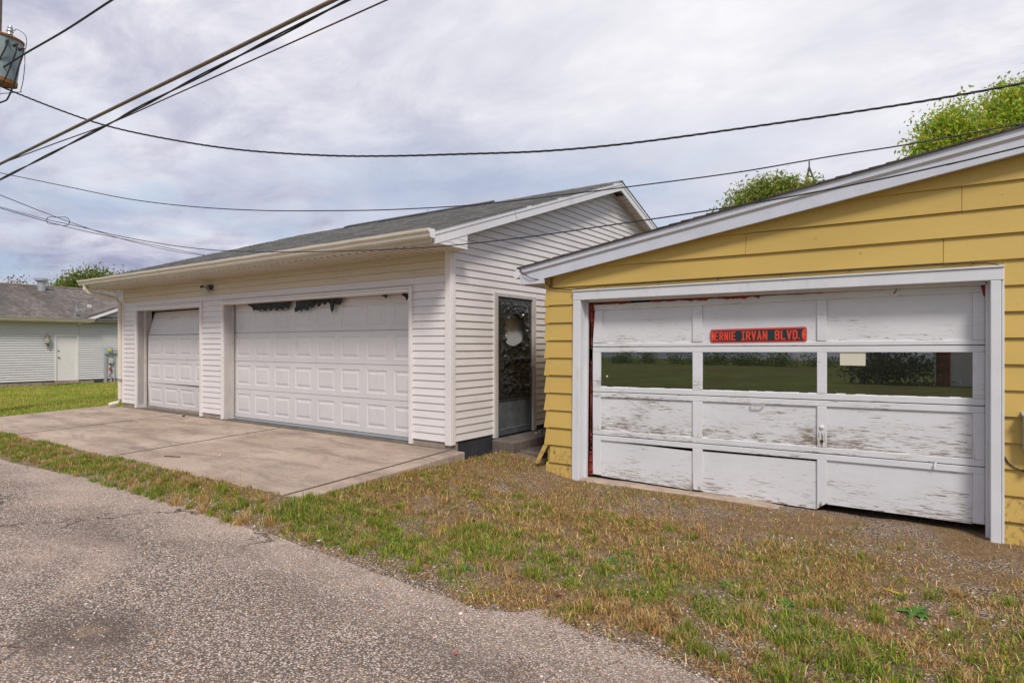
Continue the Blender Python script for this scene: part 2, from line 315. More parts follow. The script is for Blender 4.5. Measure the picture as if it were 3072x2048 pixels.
# ------------------------------------------------------------------ object helpers
ORG = {}
def tag(o, label=None, cat=None, group=None, kind=None):
    if label: o['label'] = label
    if cat: o['category'] = cat
    if group: o['group'] = group
    if kind: o['kind'] = kind
    return o
def thing(name, loc, label, cat, group=None):
    o = bpy.data.objects.new(name, None); COL.objects.link(o); o.location = loc; o.empty_display_size = .2
    ORG[o.name] = Vector(loc); return tag(o, label, cat, group)
def link(name, me, origin, parent=None):
    o = bpy.data.objects.new(name, me); COL.objects.link(o); origin = Vector(origin)
    if parent is not None: o.parent = parent; o.location = origin-ORG[parent.name]
    else: o.location = origin
    ORG[o.name] = origin; return o
class MB:
    def __init__(s): s.v = []; s.f = []
    def add(s, vs, fs):
        b = len(s.v); s.v += [tuple(v) for v in vs]; s.f += [tuple(i+b for i in f) for f in fs]; return s
    def hexa(s, p): return s.add(p, [(0, 3, 2, 1), (4, 5, 6, 7), (0, 1, 5, 4), (1, 2, 6, 5), (2, 3, 7, 6), (3, 0, 4, 7)])
    def box(s, x0, x1, y0, y1, z0, z1):
        return s.hexa([(x0, y0, z0), (x1, y0, z0), (x1, y1, z0), (x0, y1, z0), (x0, y0, z1), (x1, y0, z1), (x1, y1, z1), (x0, y1, z1)])
    def prism(s, poly, vec):
        n = len(poly); v = Vector(vec); P = [Vector(p) for p in poly]
        return s.add(P+[p+v for p in P], [tuple(range(n-1, -1, -1)), tuple(range(n, 2*n))]+[(i, (i+1) % n, n+(i+1) % n, n+i) for i in range(n)])
    def tube(s, path, r, n=6, cap=True):
        P = [Vector(p) for p in path]; m = len(P); rr = r if isinstance(r, (list, tuple)) else [r]*m; vs = []; fs = []
        up = Vector((0, 0, 1))
        for i, p in enumerate(P):
            d = (P[min(i+1, m-1)]-P[max(i-1, 0)]).normalized()
            a = d.cross(up)
            if a.length < .05: a = d.cross(Vector((1, 0, 0)))
            a.normalize(); b = d.cross(a)
            vs += [p+(a*math.cos(2*math.pi*k/n)+b*math.sin(2*math.pi*k/n))*rr[i] for k in range(n)]
        for i in range(m-1):
            for k in range(n): fs.append((i*n+k, i*n+(k+1) % n, (i+1)*n+(k+1) % n, (i+1)*n+k))
        if cap: fs += [tuple(range(n-1, -1, -1)), tuple(range((m-1)*n, m*n))]
        return s.add(vs, fs)
    def grid(s, fn, nu, nv, keep=None):
        vs = [fn(i/nu, j/nv) for j in range(nv+1) for i in range(nu+1)]; fs = []
        for j in range(nv):
            for i in range(nu):
                if keep is None or keep((i+.5)/nu, (j+.5)/nv): a = j*(nu+1)+i; fs.append((a, a+1, a+nu+2, a+nu+1))
        return s.add(vs, fs)
    def lathe(s, prof, c, axis=(0, 0, 1), n=20):
        ax = Vector(axis).normalized(); a = ax.orthogonal().normalized(); b = ax.cross(a); c = Vector(c); vs = []; fs = []
        for r, h in prof:
            vs += [c+ax*h+(a*math.cos(2*math.pi*k/n)+b*math.sin(2*math.pi*k/n))*r for k in range(n)]
        for i in range(len(prof)-1):
            for k in range(n): fs.append((i*n+k, i*n+(k+1) % n, (i+1)*n+(k+1) % n, (i+1)*n+k))
        fs += [tuple(range(n-1, -1, -1)), tuple(range((len(prof)-1)*n, len(prof)*n))]
        return s.add(vs, fs)
    def build(s, name, m, parent=None, bevel=0., smooth=False, recalc=True):
        vs = np.array(s.v); lo = vs.min(0); hi = vs.max(0); o = ((lo[0]+hi[0])/2, (lo[1]+hi[1])/2, lo[2])
        me = bpy.data.meshes.new(name); me.from_pydata((vs-np.array(o)).tolist(), [], s.f)
        if recalc or bevel:
            bm = bmesh.new(); bm.from_mesh(me); bmesh.ops.recalc_face_normals(bm, faces=bm.faces)
            if bevel:
                es = [e for e in bm.edges if len(e.link_faces) == 2 and e.calc_face_angle(0) > .5]
                bmesh.ops.bevel(bm, geom=es, offset=bevel, segments=1, affect='EDGES', clamp_overlap=True)
            bm.to_mesh(me); bm.free()
        if smooth: me.polygons.foreach_set('use_smooth', [True]*len(me.polygons))
        me.materials.append(m); return link(name, me, o, parent)
def dup(o, loc, parent=None, name=None):
    c = o.copy(); COL.objects.link(c); c.parent = parent
    c.location = Vector(loc)-(ORG[parent.name] if parent else Vector((0, 0, 0))); ORG[c.name] = Vector(loc); return c
def np_mesh(name, verts, tris, m, cols=None, quads=None, smooth=False):
    me = bpy.data.meshes.new(name); nv = len(verts); nt = len(tris) if tris is not None else 0; nq = len(quads) if quads is not None else 0
    me.vertices.add(nv); me.vertices.foreach_set('co', np.asarray(verts, np.float32).ravel())
    idx = np.concatenate([np.asarray(a, np.int32).ravel() for a in (quads, tris) if a is not None and len(a)])
    me.loops.add(len(idx)); me.loops.foreach_set('vertex_index', idx)
    st = np.concatenate([np.arange(nq)*4, nq*4+np.arange(nt)*3]).astype(np.int32)
    tot = np.concatenate([np.full(nq, 4), np.full(nt, 3)]).astype(np.int32)
    me.polygons.add(nq+nt); me.polygons.foreach_set('loop_start', st); me.polygons.foreach_set('loop_total', tot)
    me.update(calc_edges=True); me.validate()
    if cols is not None:
        a = me.attributes.new('Col', 'FLOAT_COLOR', 'POINT'); c4 = np.ones((nv, 4), np.float32); c4[:, :3] = cols; a.data.foreach_set('color', c4.ravel())
    if smooth: me.polygons.foreach_set('use_smooth', np.ones(nq+nt, bool))
    me.materials.append(m); return me
def hash2(ix, iy, seed):
    h = (ix.astype(np.int64)*374761393+iy.astype(np.int64)*668265263+seed*1442695041) & 0xffffffff
    h = ((h ^ (h >> 13))*1274126177) & 0xffffffff; return ((h ^ (h >> 16)) & 0xffff)/65535.
def vn(x, y, seed=0):
    ix = np.floor(x); iy = np.floor(y); fx = x-ix; fy = y-iy; fx = fx*fx*(3-2*fx); fy = fy*fy*(3-2*fy)
    a = hash2(ix, iy, seed); b = hash2(ix+1, iy, seed); c = hash2(ix, iy+1, seed); d = hash2(ix+1, iy+1, seed)
    return (a*(1-fx)+b*fx)*(1-fy)+(c*(1-fx)+d*fx)*fy
def fbm(x, y, seed=0, o=4):
    t = 0; a = .5; n = 0
    for k in range(o): t = t+a*vn(x*2**k, y*2**k, seed+k*17); n += a; a *= .55
    return t/n
def sm(x, a, b):
    t = np.clip((x-a)/(b-a), 0, 1); return t*t*(3-2*t)

# ------------------------------------------------------------------ ground
EP = np.array([-60, -15, -10.6, -9.2, -8.1, -6.8, -5.85, -5.1, -4.5, -3.7, -3.37, -3.0, -2.74, -2.48, -2.3, -2.07, -1.93, -1.67, -1.42, -1.18, -.84, 2, 60])
EQ = np.array([2.7, 2.7, 2.77, 2.885, 3.05, 2.96, 3.1, 3.0, 3.0, 2.92, 2.93, 2.886, 2.855, 2.9, 2.85, 2.9, 3.1, 2.975, 2.966, 2.967, 2.874, 2.8, 2.8])
def edge_q(p): return np.interp(p, EP, EQ)
def ground_z(p, q):
    p = np.asarray(p, float); q = np.asarray(q, float)
    gl = -.215+.115*sm(q, 2.85, 3.6)+.012*sm(q, 3.6, 5.2)-.045*sm(q, 5.2, 6.6)
    gr = -.215-.115*sm(q, 2.9, 6.5)
    w = sm(p, -5.1, -3.6); g = gl*(1-w)+gr*w
    g = g-.25*sm(-p, 16, 31)*sm(q, 2.9, 5)
    g = g-.16*sm(-q, 1.5, 8)-.03*(q < -1.5)
    g = g-.075*sm(-5.06-p, 0, .07)*sm(q-(3.66-.17*(-p-5)/8), 0, .10)*sm(p, -15.75, -15.66)
    vis = sm(q, 2.9, 3.3)*(1-.0*p)
    return g+vis*(fbm(p*1.6, q*1.6, 5)-.5)*.035+vis*(fbm(p*7, q*7, 9)-.5)*.014
def geo(a, b, first, k=1.35):
    out = [a]; st = first
    while out[-1] < b: out.append(out[-1]+st); st *= k
    return out
px_ = sorted(set([round(-v, 3) for v in geo(20, 1800, .4)]+list(np.round(np.arange(-20, 5.01, .11), 3))+[round(v, 3) for v in geo(5.05, 1800, .4)]))
qx_ = sorted(set([round(-v, 3) for v in geo(2, 1800, .4)]+list(np.round(np.arange(-2, 9.01, .11), 3))+[round(v, 3) for v in geo(9.05, 1800, .4)]))
PP, QQ = np.meshgrid(px_, qx_); ZZ = ground_z(PP, QQ); nx, ny = len(px_), len(qx_)
ii = (np.arange(ny-1)[:, None]*nx+np.arange(nx-1)[None]).ravel()
me = np_mesh('ground', np.stack([PP.ravel(), QQ.ravel(), ZZ.ravel()], 1), None, M['soil'], quads=np.stack([ii, ii+1, ii+nx+1, ii+nx], 1), smooth=True)
tag(link('ground', me, (0, 0, 0)), kind='structure', label='dry dusty verge and lawn around the garages')
ap = np.concatenate([np.arange(-60, -18, 2.), np.arange(-18, 3, .12), np.arange(3, 60, 2.)]); av = np.linspace(0, 1, 40)
AP, AV = np.meshgrid(ap, av); e = edge_q(AP)+.07*(fbm(AP*3, AP*0, 3)-.5)+.02; AQ = -1.6+(e+1.6)*AV
AZ = -.2-.006*sm(AV, .97, 1)+(fbm(AP*.7, AQ*.7, 21)-.5)*.03*sm(AV, .0, .1)*(1-sm(AV, .9, 1))
nx, ny = len(ap), len(av); ii = (np.arange(ny-1)[:, None]*nx+np.arange(nx-1)[None]).ravel()
me = np_mesh('gravel_alley', np.stack([AP.ravel(), AQ.ravel(), AZ.ravel()], 1), None, M['gravel'], quads=np.stack([ii, ii+1, ii+nx+1, ii+nx], 1), smooth=True)
tag(link('alley_road', me, (0, 0, 0)), kind='structure', label='worn grey chip seal alley in the foreground')

# concrete apron: four cast slabs with recessed joints
apron = thing('concrete_apron', (-10.4, 4.9, -.1), 'stained tan concrete apron in front of the white garage', 'driveway'); apron['kind'] = 'structure'
del apron['category']
def az(q): return -.012-.088*(6.13-q)/(6.13-3.58)
for x0, x1 in ((-15.72, -12.560), (-12.535, -9.092), (-9.064, -5.298), (-5.270, -5.03)):
    mb = MB(); n = 10; fr = lambda x: 3.58+.10*sm(-x, 5, 13)*-1
    top = []
    y0 = 3.60-.17*(-x0-5)/8; y1 = 3.60-.17*(-x1-5)/8
    mb.hexa([(x0, y0, -.26), (x1, y1, -.26), (x1, 6.128, -.2), (x0, 6.128, -.2), (x0, y0, az(y0)), (x1, y1, az(y1)), (x1, 6.128, az(6.13)), (x0, 6.128, az(6.13))])
    mb.build('concrete_slab', M['concrete'], apron, bevel=.009)

for x in (-12.548, -9.078, -5.284):
    y0 = 3.60-.17*(-x-5)/8+.01
    for k in range(6):
        a = y0+(6.12-y0)*k/6; b = y0+(6.12-y0)*(k+1)/6; w = .011+.007*random.random()
        MB().hexa([(x-w, a, -.2), (x+w, a, -.2), (x+w, b, -.2), (x-w, b, -.2), (x-w, a, az(a)+.002), (x+w, a, az(a)+.002), (x+w, b, az(b)+.002), (x-w, b, az(b)+.002)]).build('joint_filler', M['jointdirt'], apron)
# ------------------------------------------------------------------ siding
def course(mb, mp, a0, a1, z0, h, o0=.016, o1=.005, a0t=None, a1t=None, inner=-.004, gap=0.):
    z0 += gap; h -= gap
    a0t = a0 if a0t is None else a0t; a1t = a1 if a1t is None else a1t
    mb.hexa([mp(a0, z0, inner), mp(a1, z0, inner), mp(a1, z0, o0), mp(a0, z0, o0), mp(a0t, z0+h, inner), mp(a1t, z0+h, inner), mp(a1t, z0+h, o1), mp(a0t, z0+h, o1)])
    return mb
Q = 6.14; P0 = -5.29; PL = -15.07; E = .1029
front = lambda a, z, o: (a, Q-o, z)
side = lambda a, z, o: (P0+o, a, z)

# ================================================================== WHITE GARAGE
WG = thing('white_garage', (-10.2, 11, 0), 'long white vinyl sided garage with two overhead doors and grey shingled roof', 'garage')
def cut(a, b, holes):
    segs = [(a, b)]
    for h0, h1 in holes:
        n = []
        for s0, s1 in segs:
            if h1 <= s0 or h0 >= s1: n.append((s0, s1)); continue
            if h0 > s0: n.append((s0, h0))
            if h1 < s1: n.append((h1, s1))
        segs = n
    return segs
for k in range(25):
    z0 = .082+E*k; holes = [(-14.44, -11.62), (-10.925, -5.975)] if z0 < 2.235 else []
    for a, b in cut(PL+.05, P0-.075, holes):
        w = random.uniform(-.0015, .0015); course(MB(), front, a, b, z0+random.uniform(-.0015, .0015), E+.000, .019+w, .006, gap=.0045).build('siding_board', M['vinyl'] if z0 < 2.33 else M['vinyl_stain_shade'], WG)
SL = .3319
def rk(z): return 6.203+(z-2.872-.02)/SL           # wall position where the front rake soffit meets height z
for k in range(44):
    z0 = .082+E*k; z1 = z0+E+.002
    if z0 > 4.50: break
    holes = [(7.10, 8.216)] if z0 < 2.10 else []
    a, b = 6.215, 15.85
    if z0 > 2.60: a = max(a, rk(z0)); b = min(b, 22.06-rk(z0))
    at, bt = a, b
    if z1 > 2.60: at = max(a, rk(z1)); bt = min(b, 22.06-rk(z1))
    if at > bt: at = bt = 11.03
    for s0, s1 in cut(a, b, holes):
        course(MB(), side, s0, s1, z0, E+.000, .019, .005, at if s0 == a else s0, bt if s1 == b else s1, gap=.0045).build('siding_board', M['vinyl'], WG)
# corner posts, starter and foundation
mb = MB(); mb.box(P0-.075, P0+.034, Q-.034, Q+.004, .045, 2.664); mb.box(P0-.004, P0+.034, Q+.004, Q+.072, .045, 2.664); mb.build('corner_post', M['vinyl_trim'], WG, bevel=.006)
MB().box(PL-.02, PL+.05, Q-.034, Q+.08, .08, 2.664).build('corner_post', M['vinyl_trim'], WG, bevel=.006)
for a, b in ((PL, -14.40), (-11.66, -10.90), (-6.0, P0)): MB().box(a, b, Q-.001, Q+.15, -.3, .10).build('foundation_wall', M['block'], WG)
MB().box(P0-.15, P0-.002, Q+.02, 15.9, -.5, .09).build('foundation_wall', M['foundation'], WG)
# wall core behind the siding
mb = MB()
for a, b in ((PL, -14.39), (-11.70, -10.87), (-6.04, P0-.01)): mb.box(a, b, Q+.005, Q+.14, .085, 2.66)
for a, b in ((-14.39, -11.70), (-10.87, -6.04)): mb.box(a, b, Q+.005, Q+.14, 2.15, 2.66)
mb.box(P0-.14, P0-.005, Q+.14, 7.20, .085, 2.66); mb.box(P0-.14, P0-.005, 8.13, 15.9, .085, 2.66); mb.box(P0-.14, P0-.005, 7.20, 8.13, 2.13, 2.66)
mb.prism([(P0-.14, 6.2, 2.66), (P0-.14, 15.86, 2.66), (P0-.14, 11.03, 4.42)], (.13, 0, 0))
mb.box(PL, P0, 15.8, 15.9, -.3, 2.66); mb.box(PL, PL+.1, Q+.14, 15.8, -.3, 2.66); mb.prism([(PL, 6.2, 2.66), (PL, 15.86, 2.66), (PL, 11.03, 4.42)], (.1, 0, 0))
mb.build('wall_sheathing', M['vinyl_trim'], WG)
MB().box(PL+.2, P0-.3, Q+1.2, Q+1.25, -.1, 2.6).build('interior_screen', M['black'], WG)
MB().box(PL+.1, P0-.15, Q+.15, 15.8, 2.62, 2.64).build('ceiling_board', M['black'], WG)
MB().box(PL, P0-.15, Q-.02, 15.8, -.14, -.005).build('floor_slab', M['steps'], WG)

def raised_section(quad, ncol, name, parent, m, mx=.08, mz=.085):
    """one overhead-door section: embossed panels; quad = BL, BR, TR, TL corner points (front face), facing -y"""
    BL, BR, TR, TL = [Vector(p) for p in quad]
    nrm = (BR-BL).cross(TL-BL).normalized()
    if nrm.y > 0: nrm = -nrm
    W = (BR-BL).length; Hh = (TL-BL).length
    def pt(u, v, d): return (BL*(1-u)+BR*u)*(1-v)+(TL*(1-u)+TR*u)*v+nrm*d
    mb = MB()
    def ring(u0, u1, v0, v1, d): return [pt(u0, v0, d), pt(u1, v0, d), pt(u1, v1, d), pt(u0, v1, d)]
    for i in range(ncol):
        cu = i/ncol; du = 1/ncol
        lv = []
        for ins, d in ((0., 0.), (1., 0.), (1.14, -.0085), (1.46, -.0085), (1.75, -.0005)):
            lv.append(ring(cu+mx/W*ins, cu+du-mx/W*ins, mz/Hh*ins, 1-mz/Hh*ins, d))
        vs = [p for r in lv for p in r]; fs = []
        for r in range(len(lv)-1):
            for k in range(4): fs.append((r*4+k, r*4+(k+1) % 4, r*4+4+(k+1) % 4, r*4+4+k))
        fs.append(tuple((len(lv)-1)*4+k for k in range(4))); mb.add(vs, fs)
    b = [pt(0, 0, 0), pt(1, 0, 0), pt(1, 1, 0), pt(0, 1, 0), pt(0, 0, -.04), pt(1, 0, -.04), pt(1, 1, -.04), pt(0, 1, -.04)]
    mb.add(b, [(0, 1, 5, 4), (1, 2, 6, 5), (2, 3, 7, 6), (3, 0, 4, 7), (4, 5, 6, 7)])
    return mb.build(name, m, parent, recalc=False)
# big double door
DQ = Q+.20
gd = link('overhead_door', bpy.data.meshes.new('overhead_door'), (-8.45, DQ, .03), WG)
mbx = MB(); mbx.box(-10.86, -6.04, DQ+.05, DQ+.06, .03, 2.15)
bpy.data.objects.remove(gd)
gd = mbx.build('overhead_door', M['doorwhite'], WG); gd['label'] = 'wide white overhead door with torn black plastic along its top'
for j in range(4):
    z0 = .045+.527*j; z1 = z0+.521
    raised_section([(-10.86, DQ, z0), (-6.045, DQ, z0), (-6.045, DQ, z1), (-10.86, DQ, z1)], 8, 'door_section', gd, M['doorwhite'])
MB().box(-10.87, -6.04, DQ-.02, DQ+.05, .0, .035).build('bottom_seal', M['leadgrey'], gd)
# small damaged door
sdr = MB().box(-14.38, -11.70, DQ+.30, DQ+.31, .03, 2.15).build('overhead_door', M['black'], WG); sdr['label'] = 'narrow white overhead door with its top and bottom sections buckled inward'
zz = [.05, .56, 1.085, 1.61, 2.13]
raised_section([(-14.36, DQ+.02, zz[0]), (-11.71, DQ+.12, zz[0]-.03), (-11.71, DQ+.03, zz[1]-.02), (-14.36, DQ, zz[1])], 4, 'door_section', sdr, M['doorwhite'])
for j in (1, 2): raised_section([(-14.36, DQ, zz[j]+.006), (-11.71, DQ, zz[j]+.006), (-11.71, DQ, zz[j+1]), (-14.36, DQ, zz[j+1])], 4, 'door_section', sdr, M['doorwhite'])
raised_section([(-14.36, DQ+.01, zz[3]+.012), (-11.71, DQ+.01, zz[3]+.012), (-11.71, DQ+.12, zz[4]), (-14.36, DQ+.15, zz[4])], 4, 'door_section', sdr, M['doorwhite'])
MB().box(-14.39, -11.70, DQ-.03, DQ+.12, -.005, .04).build('threshold', M['block'], sdr)
# door trims and jambs
for (l, r, top, lo, ro, to) in ((-14.39, -11.71, 2.152, -14.445, -11.617, 2.24), (-10.865, -6.045, 2.15, -10.93, -5.973, 2.222)):
    MB().box(lo, l, Q-.040, Q+.004, .005, to).build('door_trim', M['vinyl_trim'], WG, bevel=.005)
    mb = MB().box(r, ro-.018, Q-.034, Q+.004, .005, to); mb.box(ro-.016, ro, Q-.046, Q+.004, .005, to); mb.build('door_trim', M['vinyl_trim'], WG, bevel=.005)
    mb = MB().box(l, r, Q-.036, Q+.004, top, to-.03); mb.box(l, r, Q-.05, Q+.004, to-.028, to-.001); mb.build('head_trim', M['vinyl_trim'], WG, bevel=.005)
    MB().box(l-.03, l, Q+.006, Q+.30, 0, top+.03).build('door_jamb', M['jamb'], WG); MB().box(r, r+.03, Q+.006, Q+.30, 0, top+.03).build('door_jamb', M['jamb'], WG)
    MB().box(l, r, Q+.006, Q+.30, top+.002, top+.03).build('door_jamb', M['jamb'], WG)
    MB().box(l, l+.045, Q+.13, Q+.17, 0, top).build('door_stop', M['jamb'], WG); MB().box(r-.03, r, Q+.13, Q+.17, 0, top).build('door_stop', M['jamb'], WG)
# roof
EV = 5.52; ZE = 2.815; RS = .3322; RQ = 11.03; RL, RR = -15.46, -5.035
def rz(q): return ZE+(q-EV)*RS if q <= RQ else ZE+(2*RQ-q-EV)*RS
mb = MB(); mb.prism([(RL, EV, ZE-.05), (RL, EV, ZE), (RL, RQ, rz(RQ)), (RL, 2*RQ-EV, ZE), (RL, 2*RQ-EV, ZE-.05), (RL, RQ, rz(RQ)-.05)], (RR-RL, 0, 0)); mb.build('roof_deck', M['soffit'], WG)
mb = MB(); N = 42; st = (RQ-EV+.03)/N
for i in range(N):
    q0 = EV-.035+st*i; q1 = q0+st*1.02; x = RL-.02+random.uniform(-.3, 0)
    while x < RR+.018:
        w = random.uniform(.16, .42); x0 = max(x, RL-.02); x1 = min(x+w, RR+.018); x += w
        if x1-x0 < .02: continue
        t = random.choice((.010, .013, .019, .022)); z0 = rz(q0); z1 = rz(q1)
        mb.hexa([(x0, q0, z0+.001), (x1, q0, z0+.001), (x1, q1, z1+.001), (x0, q1, z1+.001), (x0, q0, z0+t), (x1, q0, z0+t), (x1, q1, z1+.004), (x0, q1, z1+.004)])
for i in range(0, N):
    q0 = 2*RQ-(EV-.035+st*i); q1 = q0-st*1.02
    mb.hexa([(RL-.02, q0, rz(q0)+.001), (RR+.018, q0, rz(q0)+.001), (RR+.018, q1, rz(q1)+.001), (RL-.02, q1, rz(q1)+.001), (RL-.02, q0, rz(q0)+.014), (RR+.018, q0, rz(q0)+.014), (RR+.018, q1, rz(q1)+.004), (RL-.02, q1, rz(q1)+.004)])
o = mb.build('shingles', M['shingle'], WG, recalc=False); o['kind'] = 'stuff'
mb = MB(); x = RL
while x < RR:
    x1 = min(x+.24, RR+.02); d = .006*random.random()
    mb.prism([(x, RQ-.13, rz(RQ-.13)+.012), (x, RQ, rz(RQ)+.022+d), (x, RQ+.13, rz(RQ-.13)+.012), (x, RQ, rz(RQ)-.01)], (x1-x-.004, 0, 0)); x = x1
o = mb.build('ridge_caps', M['shingle'], WG); o['kind'] = 'stuff'
MB().prism([(-13.2, RQ-.17, rz(RQ-.17)+.02), (-13.2, RQ-.17, rz(RQ-.17)+.05), (-13.2, RQ, rz(RQ)+.065), (-13.2, RQ+.17, rz(RQ-.17)+.05), (-13.2, RQ+.17, rz(RQ-.17)+.02)], (5.0, 0, 0)).build('ridge_vent', M['vent'], WG)
# fascia, gutter, soffit
MB().box(RL+.01, RR-.03, EV-.004, EV+.018, 2.668, 2.80).build('fascia_board', M['almond'], WG)
prof = [(-.005, 2.715), (-.075, 2.715), (-.088, 2.735), (-.092, 2.765), (-.118, 2.790), (-.124, 2.825), (-.112, 2.825), (-.106, 2.797), (-.082, 2.770), (-.078, 2.742), (-.070, 2.727), (-.005, 2.727)]
mb = MB(); nseg = 24
for i in range(nseg):
    x0 = RL-.09+(RR+.03-RL+.09)*i/nseg; x1 = RL-.09+(RR+.03-RL+.09)*(i+1)/nseg
    dz = lambda x: -.010*math.sin(math.pi*(x-RL)/(RR-RL))-.006*math.sin(6.*(x-RL))*.4
    n = len(prof); vs = [(x0, EV-.006+a, b+dz(x0)) for a, b in prof]+[(x1, EV-.006+a, b+dz(x1)) for a, b in prof]
    mb.add(vs, [(k, (k+1) % n, n+(k+1) % n, n+k) for k in range(n)]+([tuple(range(n))] if i == 0 else [])+([tuple(range(2*n-1, n-1, -1))] if i == nseg-1 else []))
gt = mb.build('gutter', M['almond'], WG)
for x in (RL-.092, RR+.031):
    MB().prism([(x, EV-.008+a, b) for a, b in ((-.002, 2.712), (-.076, 2.712), (-.09, 2.735), (-.094, 2.765), (-.12, 2.79), (-.126, 2.822), (-.002, 2.822))], (.006, 0, 0)).build('gutter_end_cap', M['rake'], gt)
def soffit_mesh(w, d):
    mb = MB(); n = 2
    for i in range(n):
        a = w*i/n; b = w*(i+1)/n
        mb.box(a, b-.058, 0, d, -.014, .012); mb.box(b-.058, b, 0, d, .010, .014)
    return mb
x = RL+.02; first = None
while x < P0-.10:
    o = soffit_mesh(.304, .60)
    if first is None:
        o.v = [(a+x, b+EV+.018, c+2.664) for a, b, c in o.v]; first = o.build('soffit_panel', M['soffit'], WG); fo = ORG[first.name].copy(); fx = x
    else: dup(first, fo+Vector((x-fx, 0, 0)), WG)
    x += .305
MB().box(RL+.02, P0-.1, Q-.05, Q-.02, 2.645, 2.664).build('soffit_moulding', M['almond'], WG)
# rake boards on the right gable (two-step coil-wrapped) and left gable
PR = -5.04
for sgn in (1, -1):
    f = (lambda q: q) if sgn == 1 else (lambda q: 2*RQ-q)
    for (pp, d0, d1, th) in ((PR-.022, -.005, -.175, .022), (PR-.0, -.004, -.060, .010)):
        mb = MB(); q0 = 5.545
        mb.prism([(pp, f(q0), rz(q0)+d0), (pp, f(q0), rz(q0)+d1), (pp, RQ, rz(RQ)+d1), (pp, RQ, rz(RQ)+d0)], (th, 0, 0)); mb.build('rake_board', M['rake'], WG)
    MB().prism([(RL, f(5.545), rz(5.545)-.005), (RL, f(5.545), rz(5.545)-.175), (RL, RQ, rz(RQ)-.175), (RL, RQ, rz(RQ)-.005)], (.022, 0, 0)).build('rake_board', M['rake'], WG)
    # rake soffit: ribbed panels from wall to rake board
    m0 = None
    for i in range(18):
        qa = 6.2+i*.27; qb = qa+.262
        if qb > RQ: break
        zs = lambda q: rz(q)-.150
        mb = MB()
        for (u, v, dz) in ((qa, qa+.11, 0), (qa+.11, qa+.13, .010), (qa+.13, qb-.02, 0), (qb-.02, qb, .010)):
            mb.hexa([(P0+.01, f(u), zs(u)+dz), (PR-.022, f(u), zs(u)+dz), (PR-.022, f(v), zs(v)+dz), (P0+.01, f(v), zs(v)+dz), (P0+.01, f(u), zs(u)+.02), (PR-.022, f(u), zs(u)+.02), (PR-.022, f(v), zs(v)+.02), (P0+.01, f(v), zs(v)+.02)])
        mb.build('soffit_panel', M['soffit'], WG)
    MB().prism([(P0+.02, f(6.25), rz(6.25)-.185), (P0+.02, f(6.25), rz(6.25)-.15), (P0+.02, RQ, rz(RQ)-.15), (P0+.02, RQ, rz(RQ)-.185)], (.02, 0, 0)).build('soffit_moulding', M['almond'], WG)
# boxed eave return at the front right corner
mb = MB(); mb.prism([(PR-.024, 5.56, 2.668), (PR-.024, 6.205, 2.664), (PR-.024, 6.205, 2.873), (PR-.024, 5.60, 2.672)], (.016, 0, 0)); mb.box(P0+.03, PR-.026, 6.186, 6.205, 2.664, 2.873); mb.build('eave_return', M['rake'], WG, bevel=.003)
for dz in (0, .07): MB().prism([(PR-.008, 5.75+dz*3, 2.72+dz), (PR-.008, 6.20, 2.705+dz), (PR-.008, 6.20, 2.712+dz), (PR-.008, 5.77+dz*3, 2.727+dz)], (.004, 0, 0)).build('return_rib', M['rake'], WG)
MB().box(P0-.12, PR-.024, EV+.02, 6.19, 2.655, 2.667).build('soffit_panel', M['soffit'], WG)
# downspout at the left corner
path = [(-15.33, 5.47, 2.72), (-15.33, 5.47, 2.63), (-15.31, 5.53, 2.56), (-15.13, 6.02, 2.44), (-15.115, 6.075, 2.36), (-15.115, 6.08, 1.2), (-15.115, 6.08, .17), (-15.14, 6.05, .09), (-15.27, 5.93, .045)]
ds = MB().tube(path, .043, 8).build('downspout', M['almond'], WG, smooth=False)
MB().box(-15.17, -15.05, 6.03, 6.12, .60, .635).build('downspout_strap', M['galv'], ds)
# flood light
fl = MB().box(-11.42, -11.22, Q-.05, Q-.02, 2.45, 2.54).build('flood_light', M['bronze'], WG, bevel=.008)
MB().lathe([(.03, 0), (.05, .02), (.065, .10), (.07, .12), (.055, .125)], (-11.33, Q-.06, 2.50), (.25, -.75, -.62), 16).build('lamp_head', M['lampglass'], fl, smooth=False)
MB().lathe([(.025, 0), (.05, .02), (.055, .07)], (-11.42, Q-.07, 2.50), (-.6, -.6, -.3), 14).build('lamp_head', M['bronze'], fl)
# side entrance: trim, storm door with black polythene, hole showing inner door
d0, d1 = 7.10, 8.216
for a, b in ((d0, d0+.085), (d1-.085, d1)): MB().box(P0-.004, P0+.036, a, b, .02, 2.178).build('door_trim', M['jamb'], WG, bevel=.006)
MB().box(P0-.004, P0+.034, d0+.085, d1-.085, 2.118, 2.176).build('head_trim', M['jamb'], WG, bevel=.006)
for a, b in ((d0-.018, d0-.001), (d1+.001, d1+.018)): MB().box(P0-.004, P0+.030, a, b, .03, 2.195).build('door_channel', M['vinyl_trim'], WG)
D0, D1 = d0+.09, d1-.09
sd = MB().box(P0-.13, P0-.12, D0, D1, .03, 2.12).build('storm_door', M['black'], WG); sd['label'] = 'dark storm door covered in torn black plastic'
MB().box(P0-.112, P0-.09, D0+.02, D1-.02, .04, 2.11).build('inner_door', M['oldwhite'], sd)
for z in (1.35, 1.62, 1.88): MB().box(P0-.089, P0-.086, D0+.12, D1-.12, z, z+.008).build('panel_groove', M['jamb'], sd)
MB().box(P0-.089, P0-.086, (D0+D1)/2-.10, (D0+D1)/2-.092, 1.2, 2.0).build('panel_groove', M['jamb'], sd)
MB().lathe([(.012, 0), (.012, .004)], (P0-.086, D0+.30, 1.73), (1, 0, 0), 10).build('peephole', M['bronze'], sd)
for a, b in ((D0, D0+.055), (D1-.055, D1)): MB().box(P0-.022, P0+.012, a, b, .035, 2.112).build('door_stile', M['alu'], sd, bevel=.005)
